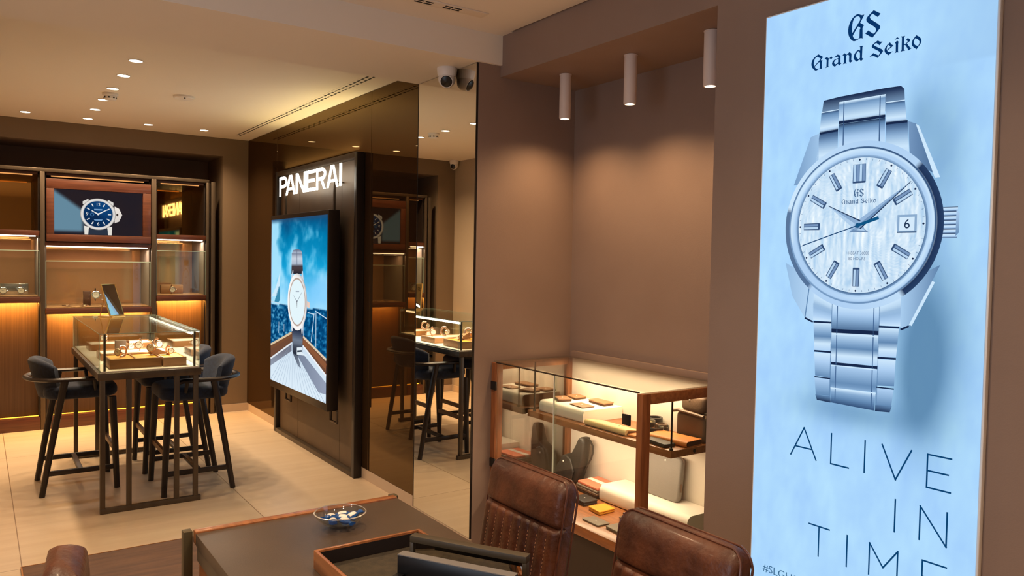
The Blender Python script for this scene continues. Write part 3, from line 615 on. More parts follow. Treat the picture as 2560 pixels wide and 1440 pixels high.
for h in range(12):
    a = h*PI/6
    if h in (0, 6, 9): A.text({0:'12',6:'6',9:'9'}[h], 898+(88*sin(a)), 1897+88*cos(a)-13, 30 if h else 26, WH, 4)
    else: A.line((898+78*sin(a), 1897+78*cos(a)), (898+104*sin(a), 1897+104*cos(a)), 8, WH, 4)
A.line((898,1897), (846,1928), 11, WH, 5, 7); A.line((898,1897), (966,1938), 11, WH, 5, 7); A.ring(898, 1897, 0, 9, WH, 6, n=16, k=1)
A.poly([(866,1944),(930,1944),(930,1932),(866,1932)], (120,160,200), 4); A.poly([(862,1852),(934,1852),(926,1838),(870,1838)], (110,150,190), 4); A.ring(850, 1893, 10, 16, (60,110,160), 4, n=20, k=1)
A.build('picture', 'screenprint', t)

# watches in the cabinet
def stand(name, label, x0, x1, y, z, h, m):
    MBx = MB().box(x0, x1, y, y+0.05, z, z+h, bev=0.004); o = MBx.build(name, m, None, loc=((x0+x1)/2, y, z)); return tag(o, label, 'watch stand')
W0 = make_watch('wrist_watch', 'steel watch with white dial, left of the pair in the leftmost bay', 'watches in the back cabinet', s=1.35)
W0.location = (0.185, 7.945, 1.2115)
dup(W0, (0.315, 7.945, 1.2115), 0, 'steel watch with white dial, right of the pair in the leftmost bay')
stand('watch_stand', 'grey metal block carrying two watches in the leftmost bay', 0.125, 0.375, 8.05, 1.169, 0.10, 'chrome')
W1 = make_watch('wrist_watch', 'steel watch on a wedge stand in the bay beside the tinted glass wall', 'watches in the back cabinet', 'rose', 'watchdial', 'tan', 1.3); W1.location = (1.545, 7.955, 1.21)
stand('watch_stand', 'pale wood wedge stand under a watch beside the tinted glass wall', 1.46, 1.66, 8.05, 1.169, 0.085, 'traywood2')
W2 = make_watch('wrist_watch', 'large steel watch on a dark cushion in the central bay', 'watches in the back cabinet', 'chrome', 'watchdial', 'blackleather', 1.6); W2.location = (0.90, 8.02, 1.165)
o = stand('watch_stand', 'dark cushion holding the large watch in the central bay', 0.80, 0.86, 8.03, 1.067, 0.13, 'tan_d')
for i, (x, y, rz, q) in enumerate(((0.66,7.96,20,'leftmost of the flat lying ones'), (0.80,7.93,-30,'in front of the dark cushion'), (0.99,7.94,40,'rightmost of the flat lying ones'))):
    o = make_watch('wrist_watch', 'slim watch lying in the central bay, ' + q, 'watches in the back cabinet', 'rose', 'watchdial', 'tan_d', 1.0, False)
    o.location = (x, y, 1.0735); o.rotation_euler = (R(-90), 0, R(rz))

# ---------------------------------------------------------------- sign panel with letters and big screen on the tinted wall
t = thing('sign_unit', 'tall dark bronze framed panel standing against the tinted glass wall', 'wall panel', (2.2, 5.92, 0))
X0, X1 = 2.165, 2.2215
MB().box(X0, X1, 5.03, 5.078, 0, 2.285, bev=0.002).build('post', 'blackmetal', t); MB().box(X0, X1, 6.762, 6.81, 0, 2.285, bev=0.002).build('post', 'blackmetal', t)
MB().box(X0, X1, 5.078, 6.762, 0, 0.035, bev=0.002).build('bottom_rail', 'bronze', t); MB().box(X0, X1, 5.078, 6.762, 2.245, 2.285, bev=0.002).build('top_rail', 'bronze', t)
for y0, y1 in ((5.079,5.388), (5.392,6.298), (6.302,6.761)): MB().box(2.204, 2.221, y0, y1, 0.036, 2.244).build('back_panel', 'panel', t)
t = thing('sign_lettering', 'glowing white capital letters of the shop sign above the sailing picture', 'sign', (2.115, 5.84, 2.05))
LH = 160.0
def letter(loops, u0, u1, name='letter'):
    mb = MB(); W_ = u1-u0
    for lp in loops:       # each stroke is a little solid of the same letter
        mb.prism([(u0+W_*a, 2055+LH*b) for a, b in lp], lambda u, v, k: Vector((k, -u/1000, v/1000)), 2.112, 2.118)
    mb.build(name, 'signglow', t)
def st(p, q, wx, wy=None):   # slanted stroke with horizontal width wx
    return [(p[0]-wx/2, p[1]), (p[0]+wx/2, p[1]), (q[0]+wx/2, q[1]), (q[0]-wx/2, q[1])]
def rc(a, b, c, d): return [(a, c), (b, c), (b, d), (a, d)]
def arc(cx, cy, rx, ry, kx, ky, a0, a1, n=10):
    o = [(cx+rx*cos(a0+(a1-a0)*k/n), cy+ry*sin(a0+(a1-a0)*k/n)) for k in range(n+1)]
    return o + [(cx+(rx-kx)*cos(a1-(a1-a0)*k/n), cy+(ry-ky)*sin(a1-(a1-a0)*k/n)) for k in range(n+1)]
WX, WY = 0.15, 0.15
bowl = [rc(0, WX, 0, 1), rc(WX, 0.55, 1-WY, 1), rc(WX, 0.55, 0.42, 0.42+WY), arc(0.55, 0.71, 0.45, 0.29, WX, WY, -PI/2, PI/2)]
letter(bowl, -6534, -6345)
Aa = [st((0.07,0),(0.44,1),0.135), st((0.93,0),(0.56,1),0.135), rc(0.22,0.78,0.24,0.24+0.12)]
letter(Aa, -6372, -6150)
letter([rc(0,0.14,0,1), rc(0.86,1,0,1), st((0.88,0),(0.12,1),0.17)], -6128, -5914)
letter([rc(0,0.15,0,1), rc(0.15,1,0,WY), rc(0.15,0.9,0.43,0.43+WY), rc(0.15,1,1-WY,1)], -5886, -5698)
letter(bowl + [st((0.88,0),(0.55,0.45),0.17)], -5672, -5484)
letter(Aa, -5462, -5246); letter([rc(0,1,0,1)], -5218, -5184)
for y in (6.43, 5.36): MB().box(2.128, 2.142, y-0.008, y+0.008, 1.89, 2.10).box(2.126, 2.203, y-0.006, y+0.006, 2.09, 2.10).build('support', 'bronze', t)
light('AREA', (2.19, 5.92, 2.31), SIGNUP, (1.0,0.80,0.36), (PI, 0, 0), 0.04, sy=1.6)
t = thing('lit_screen', 'big glowing picture of a pale watch on a sailing boat deck below the sign letters', 'screen', (2.13, 5.91, 0.445))
MB().box(2.052, 2.135, 5.255, 6.56, 0.445, 1.888, bev=0.003).build('housing', 'blackmetal', t)
MB().box(2.135, 2.203, 5.42, 6.40, 0.60, 1.80).build('mount', 'black', t)
for y in (5.29, 6.28): MB().tube([(2.118,y-0.06,0.445),(2.118,y-0.06,0.36),(2.118,y+0.06,0.36),(2.118,y+0.06,0.445)], 0.010, 8).build('bracket', 'bronze', t)
A = Art(lambda u, v, k: Vector((2.0505-k*0.001, -u/1000, v/1000)), 0.15)
def sea(u, v):
    hz = 1150+(u+6540)*0.016
    if v > hz:
        k = (v-hz)/700; n = nz(u/420, v/330, 2); n2 = nz(u/110, v/90, 7)
        c = stops([(0,(168,226,255)),(0.2,(120,205,248)),(0.45,(20,160,214)),(0.8,(0,122,172)),(1,(10,84,132))], k-n*0.15)
        lw = max(0, 1-(u+6560)/(330+260*max(0,0.65-k)))+n*0.9+n2*0.25
        c = mixc(c, (172,230,255), max(0, min(0.95, lw*1.3)))
        pw = math.exp(-((u+5400)/300)**2-((v-1290)/110)**2)+n2*0.2
        c = mixc(c, (134,208,255), max(0, min(0.8, pw)))
        if v > 1815: c = mixc(c, (40,76,112), (v-1815)/40)
        if u < -6520: c = mixc(c, (160,176,222), 0.5)
        return c
    n = nz(u/70, v/28, 4)+0.5*nz(u/24, v/12, 8); b = mixc((0,58,106), (8,96,150), 0.5+n)
    return mixc(b, (120,196,232) if u < -6000 else (60,150,200), max(0, min(0.8, n*1.5-0.15)))
A.grid(-6542, -5273, 502, 1854, 110, 110, sea, 0)
# sails
A.poly([(-6312,1424),(-6345,1380),(-6420,1290),(-6538,1206),(-6393,1222),(-6312,1316)], (206,236,252), 1); A.poly([(-6352,1298),(-6312,1306),(-6306,1190),(-6366,1162),(-6450,1170)], (60,140,176), 1); A.line((-6540,1168),(-6300,1160), 10, (190,220,236), 2)
# hull, rails and deck
A.poly([(-6542,690),(-6516,690),(-6014,868),(-5975,880),(-5760,870),(-5273,700),(-5273,502),(-6542,502)], (206,224,240), 2, (222,238,250), (0,-1))
A.poly([(-6542,798),(-6016,951),(-5752,942),(-5273,818),(-5273,700),(-5752,872),(-6014,872),(-6542,680)], (112,74,54), 1)
A.poly([(-6542,690),(-6014,872),(-6014,800),(-6542,620)], (96,92,104), 3, (150,160,178), (0,-1)); A.line((-6542,681),(-6014,864), 15, (228,234,240), 4); A.line((-6542,800),(-6016,946), 18, (220,196,160), 4); A.line((-6542,770),(-6016,925), 20, (120,78,52), 3)
A.line((-5752,938),(-5273,816), 20, (224,204,176), 4); A.line((-5752,905),(-5273,765), 46, (140,88,58), 3); A.line((-5752,868),(-5273,702), 16, (240,244,248), 4)
for k in range(17):
    x1 = -6542+k*78; A.line((-5985+ (k-8)*9, 850), (x1, 502), 2.2, (150,172,196), 3, 5)
A.poly([(-5888,785),(-5768,812),(-5273,650),(-5273,566),(-5420,560),(-5726,708)], (118,130,152), 4, (150,160,182), (1,0)); A.poly([(-5990,800),(-5870,785),(-5790,690),(-5860,700),(-5960,770)], (72,80,96), 4, (130,142,160), (1,-1))
# stanchions and ropes
for p, q, wd in (((-5520,1133),(-5579,913),14), ((-5483,1140),(-5480,889),12), ((-5660,1130),(-5520,1125),8), ((-5502,1152),(-5273,1112),8), ((-6330,1010),(-6335,915),9), ((-6200,1000),(-6200,940),9), ((-5760,1330),(-5745,930),8), ((-6030,1420),(-6020,950),8)): A.line(p, q, wd, (196,222,240), 4)
# watch with dark strap
A.band((-6025,1575),(-5785,1575),(-5765,1420),(-6030,1412), [(0,(120,128,150)),(0.2,(206,214,226)),(0.5,(176,188,206)),(0.62,(70,62,70)),(0.8,(74,60,62)),(1,(34,34,48))], 5)
A.poly([(-6025,1575),(-5990,1601),(-5883,1609),(-5810,1596),(-5785,1575)], (96,104,130), 5, (180,192,210), (0,-1)); A.line((-5905,1605),(-5900,1480), 10, (110,118,140), 6)
A.band((-6002,990),(-5758,990),(-5764,812),(-5990,800), [(0,(30,40,62)),(0.2,(60,70,92)),(0.55,(120,132,150)),(0.8,(60,66,80)),(1,(50,56,70))], 5); A.poly([(-5990,802),(-5764,814),(-5790,795),(-5880,778),(-5965,785)], (44,50,64), 5)
A.poly([(-5889,841),(-5769,856),(-5769,812),(-5650,800),(-5889,786)], (226,238,246), 6); A.line((-5880,812),(-5775,826), 14, (60,70,84), 7)
CX, CY = -5893, 1197
A.poly([(-6050,1330),(-6005,1440),(-5985,1440),(-5990,1390),(-5800,1390),(-5790,1440),(-5770,1440),(-5740,1330)], (206,216,228), 6); A.poly([(-6040,1060),(-6010,960),(-5990,960),(-5990,1000),(-5795,1000),(-5785,960),(-5765,960),(-5745,1060)], (226,228,232), 6)
A.ring(CX, CY, 186, 222, lambda a, q, p: mixc((250,248,246), (176,170,168), max(0, cos(a-0.4))*q), 7, k=3); A.ring(CX, CY, 172, 192, lambda a, q, p: mixc((150,120,100), (240,236,236), abs(q-0.5)*2), 8, k=3)
A.ring(CX, CY, 0, 176, lambda a, q, p: (228,246,252), 8, k=2)
A.poly([(-5672,1216),(-5618,1206),(-5618,1166),(-5672,1172)], (236,206,190), 6)
A.line((CX,CY), (-5975,1244), 7, (120,130,146), 9, 3); A.line((CX,CY), (-5778,1282), 7, (120,130,146), 9, 3); A.line((CX,CY+10), (CX+2,1150), 14, (96,90,96), 9, 3); A.poly([(-5925,1283),(-5845,1286),(-5845,1276),(-5925,1273)], (168,182,196), 9)
A.build('picture', 'screenprint', t)

MT['rimglass'] = mat('glass_rim', (190,180,165), 0.15, spec=0.8)
MT['deskframe'] = mat('dark_olive_frame', (70,58,40), 0.5)

# ---------------------------------------------------------------- rug
t = thing('area_rug', 'brown rug with a thin copper edge under the desk', 'rug', (0.78, 2.2, 0))
MB().box(0.175, 1.388, 0.2, 4.405, 0.0, 0.010).build('pile', 'rug', t)
MB().box(0.170, 1.392, 4.4055, 4.412, 0.0, 0.011).box(0.168, 0.1745, 0.2, 4.412, 0.0, 0.011).box(1.3885, 1.394, 0.2, 4.412, 0.0, 0.011).build('edge_binding', 'rugedge', t)

# ---------------------------------------------------------------- bar height display table
t = thing('display_table', 'high narrow bronze table topped by a lit glass case of watches', 'display table', (0.88, 5.85, 0))
TX0, TX1, TY0, TY1 = 0.588, 1.160, 5.087, 6.612
for y in (5.102, 6.594):
    MB().box(0.592, 1.158, y-0.015, y+0.015, 0.0, 0.032, bev=0.002).build('base_bar', 'bronze', t)
    for x in (0.606, 0.748, 1.017, 1.128): MB().box(x-0.014, x+0.014, y-0.014, y+0.014, 0.032, 0.797, bev=0.002).build('leg', 'bronze', t)
MB().box(TX0-0.008, TX1, TY0, TY1, 0.797, 0.841, bev=0.003).build('table_frame', 'bronze', t)
MB().box(TX0+0.012, TX1-0.012, TY0+0.016, TY1-0.016, 0.8412, 0.849).build('display_deck', 'liner', t)
GX0, GX1, GY0, GY1, GZ = 0.590, 1.152, 5.105, 6.598, 1.074
g = MB(); e = 0.006
g.box(GX0, GX1, GY0, GY0+e, 0.842, GZ-e).box(GX0, GX1, GY1-e, GY1, 0.842, GZ-e).box(GX0, GX0+e, GY0+e, GY1-e, 0.842, GZ-e).box(GX1-e, GX1, GY0+e, GY1-e, 0.842, GZ-e).box(GX0, GX1, GY0, GY1, GZ-e, GZ)
g.build('glass_case', 'glass', t, smooth=False)
d = MB(); k = 0.0022
for x in (GX0-0.001, GX1-k+0.001):
    for y in (GY0-0.001, GY1-k+0.001): d.box(x, x+k, y, y+k, 0.842, GZ)
for z in (GZ-0.004,):
    for y in (GY0-0.0015, GY1): d.box(GX0, GX1, y, y+0.0015, z, z+0.004)
    for x in (GX0-0.0015, GX1): d.box(x, x+0.0015, GY0, GY1, z, z+0.004)
d.build('glass_edge', 'glass_edge', t)
for x in (GX0+0.024, GX1-0.034): MB().box(x, x+0.012, GY0+0.010, GY0+0.022, 0.849, GZ-e).build('corner_post', 'bronze', t)
MB().cyl((1.112, 5.15, 1.056), (1.112, 6.55, 1.056), 0.0095, 12).build('led_tube', 'led', t)
MB().box(1.100, 1.124, 5.13, 6.57, 1.0655, 1.0675).build('led_rail', 'chrome', t)
light('AREA', (1.05, 5.85, 1.05), TABP, (1.0,0.84,0.68), (0, R(25), 0), 0.05, sy=1.3)

def wood_tray(x0, x1, y0, y1, z0, z1, m, lining, label, div=None):
    t = thing('watch_tray', label, 'tray', ((x0+x1)/2, (y0+y1)/2, z0), group='wooden watch trays in the glass case')
    w_ = 0.010
    MB().box(x0, x1, y0, y0+w_, z0, z1, bev=0.0015).box(x0, x1, y1-w_, y1, z0, z1, bev=0.0015).box(x0, x0+w_, y0+w_, y1-w_, z0, z1, bev=0.0015).box(x1-w_, x1, y0+w_, y1-w_, z0, z1, bev=0.0015).build('tray_body', m, t)
    MB().box(x0+w_, x1-w_, y0+w_, y1-w_, z0, z1-0.006).build('lining', lining, t)
    if div: MB().box(div-0.004, div+0.004, y0+w_, y1-w_, z1-0.006, z1).build('divider', m, t)
DZ = 0.8492
wood_tray(0.655, 0.945, 5.185, 5.46, DZ, 0.908, 'traywood', 'yellow', 'honey wood tray with yellow lining at the near corner of the glass case', 0.80)
wood_tray(0.952, 1.088, 5.170, 5.46, DZ, 0.906, 'traywood2', 'yellow', 'pale wood tray with yellow lining under the light tube of the glass case')
wood_tray(0.66, 1.08, 5.62, 5.86, DZ, 0.895, 'traywood2', 'liner', 'pale wood tray in the middle of the glass case')
wood_tray(0.66, 1.08, 6.22, 6.46, DZ, 0.895, 'traywood', 'liner', 'long wood tray at the far end of the glass case')
o = MB().box(0.80, 0.868, 6.03, 6.09, DZ, 0.935, bev=0.003).build('watch_stand', 'brownbag', None, loc=(0.83,6.06,DZ)); tag(o, 'dark square watch stand in the middle of the glass case', 'watch stand')
o = MB().prism([(0,0),(0.12,0),(0.0,0.055)], lambda u, v, k: Vector((0.905+u, k, 0.9085+v)), 5.34, 5.40).build('watch_stand', 'tan', None, loc=(0.95,5.37,0.9085)); tag(o, 'small slanted leather wedge carrying a watch on the near trays', 'watch stand')
CW = [((0.715,5.30,0.938), -50, 1.1, 'upright watch on the yellow lining of the near tray'), ((0.905,5.315,0.955), -25, 1.15, 'watch leaning on the slanted leather wedge'), ((1.02,5.30,0.932), 20, 0.9, 'watch on the pale tray under the light tube'),
      ((0.90,5.72,0.932), -20, 1.2, 'watch on the middle tray, left one'), ((1.03,5.74,0.932), 15, 1.2, 'watch on the middle tray, right one'), ((0.90,6.05,0.885), 30, 1.2, 'watch beside the dark square stand'), ((0.76,6.33,0.93), -30, 1.1, 'watch on the far wood tray')]
cw = make_watch('wrist_watch', 'x', 'watches in the glass case', 'rose', 'watchdial', 'rose', 1.0)
for i, (p, rz, s_, lb) in enumerate(CW):
    o = cw if i == 0 else dup(cw, p, R(rz)); o.location = p; o.rotation_euler = (0, 0, R(rz)); o.scale = (s_,)*3; o['label'] = lb

# flip mirror on the glass case
t = thing('table_mirror', 'small brass framed tilting mirror on top of the glass case', 'mirror', (0.875, 6.42, 1.0745), world=False)
tl = R(20); hw = 0.068; Hm = 0.245
def mp_(u, v, k): return Vector((u, 0.02 + v*sin(tl) - k*cos(tl), 0.010 + v*cos(tl) + k*sin(tl)))
MB().prism(rrect(-hw+0.005, hw-0.005, 0.005, Hm-0.005, 0.004), mp_, 0.0035, 0.0045).build('mirror_glass', 'gold_mirror', t, smooth=False)
fm = MB()
for a_, b_ in ((( -hw,0),(hw,0)), ((hw,0),(hw,Hm)), ((hw,Hm),(-hw,Hm)), ((-hw,Hm),(-hw,0))): fm.bar(mp_(*a_,0), mp_(*b_,0), 0.009, 0.009, 0.001)
fm.build('frame', 'gold', t)
MB().prism(rrect(-hw+0.004, hw-0.004, 0.004, Hm-0.004, 0.004), mp_, -0.004, 0.003).build('back_panel', 'gold', t)
MB().box(-hw, hw, 0.0, 0.13, 0.0, 0.008, bev=0.002).build('base', 'gold', t)
MB().tube([mp_(-0.05,0.17,-0.005), (-0.05,0.125,0.008)], 0.003, 8).tube([mp_(0.05,0.17,-0.005), (0.05,0.125,0.008)], 0.003, 8).build('strut', 'gold', t)
t.rotation_euler = (0, 0, R(41))

# ---------------------------------------------------------------- bar stools (facing +x)
SG = 'bar stools at the display table'
def make_stool(label):
    t = thing('bar_stool', label, 'bar stool', group=SG, world=False)
    seat = rrect(-0.20, 0.225, -0.22, 0.22, 0.09, 7)
    soft(MB(), seat, XY, 0.605, 0.692, 0.034, 5).build('seat', 'navy', t)
    rs = []
    for k in range(17):                      # curved upholstered back
        a = PI + R(-56 + 112*k/16); e = abs(k-8)/8; top = 0.868 - 0.05*e**3; bot = 0.60 + 0.01*e
        th = 0.068*(1-0.45*e**4); r0 = 0.215; ring = []
        for u, v in rrect(-0.5, 0.5, 0, 1, 0.0, 1, (0.22, 0.22, 0.45, 0.45)): pass
        for u, v in rrect(0, th, bot, top, 0.0, 4, (0.02, 0.02, th*0.48, th*0.48)):
            lean = (v-0.60)*0.24; rr = r0 - th + u + lean*1.0
            ring.append(Vector((0.01+rr*cos(a)*1.06, rr*sin(a)*1.0, v)))
        rs.append(ring)
    MB().rings(rs).build('backrest', 'navy', t)
    arm = [(0.13, -0.238, 0.728), (0.10, -0.242, 0.738), (0.0, -0.245, 0.739), (-0.12, -0.243, 0.739)]
    for k in range(1, 16): a = -PI/2 - PI*k/16; arm.append((-0.10+0.185*cos(a), 0.243*sin(a), 0.739))
    arm += [(-0.12, 0.243, 0.739), (0.0, 0.245, 0.739), (0.10, 0.242, 0.738), (0.13, 0.238, 0.728)]
    MB().tube(arm, (0.014, 0.024), 10).build('armrest', 'blackwood', t)
    for sy in (-1, 1):
        MB().tube([(-0.215, sy*0.225, 0), (-0.165, sy*0.227, 0.3), (-0.112, sy*0.232, 0.60), (-0.088, sy*0.240, 0.735)], 0.0175, 10, 0.0235).build('leg', 'blackwood', t)
        MB().tube([(0.212, sy*0.222, 0), (0.200, sy*0.224, 0.3), (0.185, sy*0.222, 0.61)], 0.0175, 10, 0.0235).build('leg', 'blackwood', t)
        MB().bar((-0.185, sy*0.226, 0.145), (0.200, sy*0.223, 0.145), 0.022, 0.032, 0.004).build('stretcher', 'blackwood', t)
        MB().tube([(0.075, sy*0.238, 0.735), (0.085, sy*0.226, 0.66)], 0.014, 8, 0.010).build('arm_support', 'blackwood', t)
    MB().bar((0.0, -0.222, 0.148), (0.0, 0.222, 0.148), 0.030, 0.024, 0.003).build('stretcher', 'blackwood', t)
    MB().bar((0.196, -0.222, 0.27), (0.196, 0.222, 0.27), 0.022, 0.034, 0.003).build('footrest', 'footwood', t)
    return t
MT['footwood'] = mat('worn_footrest_wood', (110,78,52), 0.45)
s0 = make_stool('navy bar stool on the open side of the table, facing the tinted glass wall')
s0.location = (0.545, 5.87, 0)
dup(s0, (1.185, 5.48, 0), PI, 'navy bar stool between table and tinted wall, nearer one of the two')
dup(s0, (1.180, 6.12, 0), PI, 'navy bar stool between table and tinted wall, farther one of the two')

# ---------------------------------------------------------------- desk with tray, bowl and table mirror
t = thing('desk', 'dark leather topped desk with reddish wood edge in front of the camera', 'desk', (0.83, 1.6, 0.0118))
DX0, DX1, DY1, DT = 0.512, 1.152, 2.342, 0.75
MB().box(DX0, DX1, 0.75, DY1-0.032, DT-0.035, DT, bev=0.002).build('desktop', 'desk', t)
MB().box(DX0, DX1, DY1-0.0315, DY1, DT-0.035, DT+0.004, bev=0.004).build('edge_strip', 'wood', t)
MB().box(DX0+0.004, DX0+0.018, 0.78, DY1-0.034, 0.672, DT-0.036).build('apron', 'apron', t)
MB().box(DX0+0.010, DX0+0.024, 0.78, DY1-0.034, 0.60, 0.671).build('drawer_rail', 'wood', t)
MB().box(DX1-0.02, DX1-0.006, 0.78, DY1-0.034, 0.60, DT-0.036).build('apron', 'apron', t)
for y in (2.20, 0.95): MB().box(0.74, 0.94, y, y+0.05, 0.0118, DT-0.036, bev=0.003).build('pedestal', 'redwood', t)
for x in (0.484, 1.140):
    for y in (2.330, 0.78): MB().box(x, x+0.025, y, y+0.03, 0.56, 0.752, bev=0.002).build('corner_plate', 'olive', t)
def vtray(x0, x1, y0, y1, z0, z1):
    t = thing('valet_tray', 'open wooden tray with dark felt bottom lying on the desk', 'tray', ((x0+x1)/2, (y0+y1)/2, z0)); w_ = 0.009
    sides = ((x0,x1,y0,y0+w_),(x0,x1,y1-w_,y1),(x0,x0+w_,y0+w_,y1-w_),(x1-w_,x1,y0+w_,y1-w_))
    for a,b,c,d_ in sides: MB().box(a,b,c,d_,z0,z1,bev=0.0015).build('side', 'wood', t)
    i = MB()
    i.box(x0+w_,x1-w_,y1-w_-0.0015,y1-w_-0.0002,z0+0.008,z1-0.006).box(x0+w_+0.0002,x0+w_+0.0015,y0+w_,y1-w_,z0+0.008,z1-0.006).box(x1-w_-0.0015,x1-w_-0.0002,y0+w_,y1-w_,z0+0.008,z1-0.006)
    i.build('inner_lining', 'trayin', t)
    MB().box(x0+w_, x1-w_, y0+w_, y1-w_, z0, z0+0.007).build('felt_bottom', 'felt', t)
vtray(0.706, 1.010, 1.44, 1.890, 0.7505, 0.799)
# upright black framed mirror and black panel standing across the tray
t = thing('desk_mirror', 'black framed mirror standing upright across the wooden tray', 'mirror', (0.967, 1.57, 0.7995), world=False)
L2 = 0.315
MB().box(-L2/2, L2/2, 0.0, 0.026, 0.044, 0.060, bev=0.0006).box(-L2/2, -L2/2+0.010, 0.0, 0.020, 0.0, 0.0435, bev=0.0006).box(L2/2-0.010, L2/2, 0.0, 0.020, 0.0, 0.0435, bev=0.0006).box(-L2/2+0.0105, L2/2-0.0105, 0.0, 0.018, 0.0, 0.008, bev=0.0015).build('frame', 'deskframe', t)
MB().box(-L2/2+0.0105, L2/2-0.0105, 0.006, 0.012, 0.0085, 0.0435).build('mirror_glass', 'gold_mirror', t, smooth=False)
t.rotation_euler = (0, 0, R(-58.5))
t = thing('card_holder', 'black slab shaped holder with grey top edge in front of the desk mirror', 'holder', (0.894, 1.505, 0.7995), world=False)
MB().box(-0.15, 0.15, 0.0, 0.026, 0.0, 0.048, bev=0.001).build('panel', 'black', t); MB().box(-0.15, 0.15, 0.0, 0.026, 0.0483, 0.0505).build('top_edge', 'slate', t)
MB().box(-0.15, -0.13, -0.05, -0.0005, 0.0, 0.006).box(0.13, 0.15, -0.05, -0.0005, 0.0, 0.006).build('foot', 'black', t)
t.rotation_euler = (0, 0, R(-58.5))
# glass bowl of sweets
t = thing('glass_bowl', 'small clear glass bowl on the dark desk', 'bowl', (0.886, 2.155, DT))
MB().lathe([(0.0001,0.0005),(0.032,0.0005),(0.036,0.004),(0.056,0.016),(0.070,0.030),(0.0765,0.042),(0.0745,0.0425),(0.068,0.032),(0.054,0.0185),(0.034,0.0075),(0.0001,0.006)], (0.886,2.155,DT), 40).build('bowl', 'bowl', t)
MB().lathe([(0.0772,0.0425),(0.0745,0.0445),(0.0738,0.0425)], (0.886,2.155,DT), 40).build('rim', 'rimglass', t)
def sweet(x, y, z, rz, ry, label):
    t = thing('wrapped_sweet', label, 'sweet', (x, y, z), group='sweets in the glass bowl', world=False)
    rs = []
    for k in range(9):
        u = -0.017+0.034*k/8; q = max(0.12, (1-(u/0.0175)**2))**0.5; rs.append([Vector((u, 0.0095*q*cos(a), 0.0075*q*sin(a))) for a in [2*PI*j/12 for j in range(12)]])
    MB().rings(rs).build('wrapper', 'blueprint', t)
    rs = []
    for k in range(5):
        u = -0.009+0.018*k/4; q = (1-(u/0.0175)**2)**0.5; rs.append([Vector((u, 0.0100*q*cos(a), 0.0080*q*sin(a))) for a in [R(40)+R(100)*j/8 for j in range(9)]])
    MB().rings(rs, False, False).build('label_patch', 'candywhite', t)
    for s_ in (-1, 1): MB().rings([[Vector((s_*0.016, 0.003*cos(a), 0.003*sin(a))) for a in [2*PI*j/8 for j in range(8)]], [Vector((s_*0.026, 0.009*cos(a), 0.004*sin(a))) for a in [2*PI*j/8 for j in range(8)]]]).build('twist', 'blueprint', t)
    t.rotation_euler = (0, R(ry), R(rz)); t.scale = (1.36, 1.36, 1.3); return t
for x, y, z, rz, ry, q in ((-0.022,0.022,0.021,30,8,'at the back left of the bowl'), (0.018,0.026,0.020,-20,-6,'at the back right of the bowl'), (-0.030,-0.018,0.021,70,10,'at the front left of the bowl'), (0.004,-0.014,0.024,-35,4,'topmost in the middle of the bowl'), (0.034,-0.008,0.023,15,-12,'at the right rim of the bowl'), (0.0,-0.036,0.022,-75,0,'at the front of the bowl')):
    sweet(0.886+x, 2.155+y, DT+z+0.004, rz, ry, 'blue and white wrapped sweet ' + q)

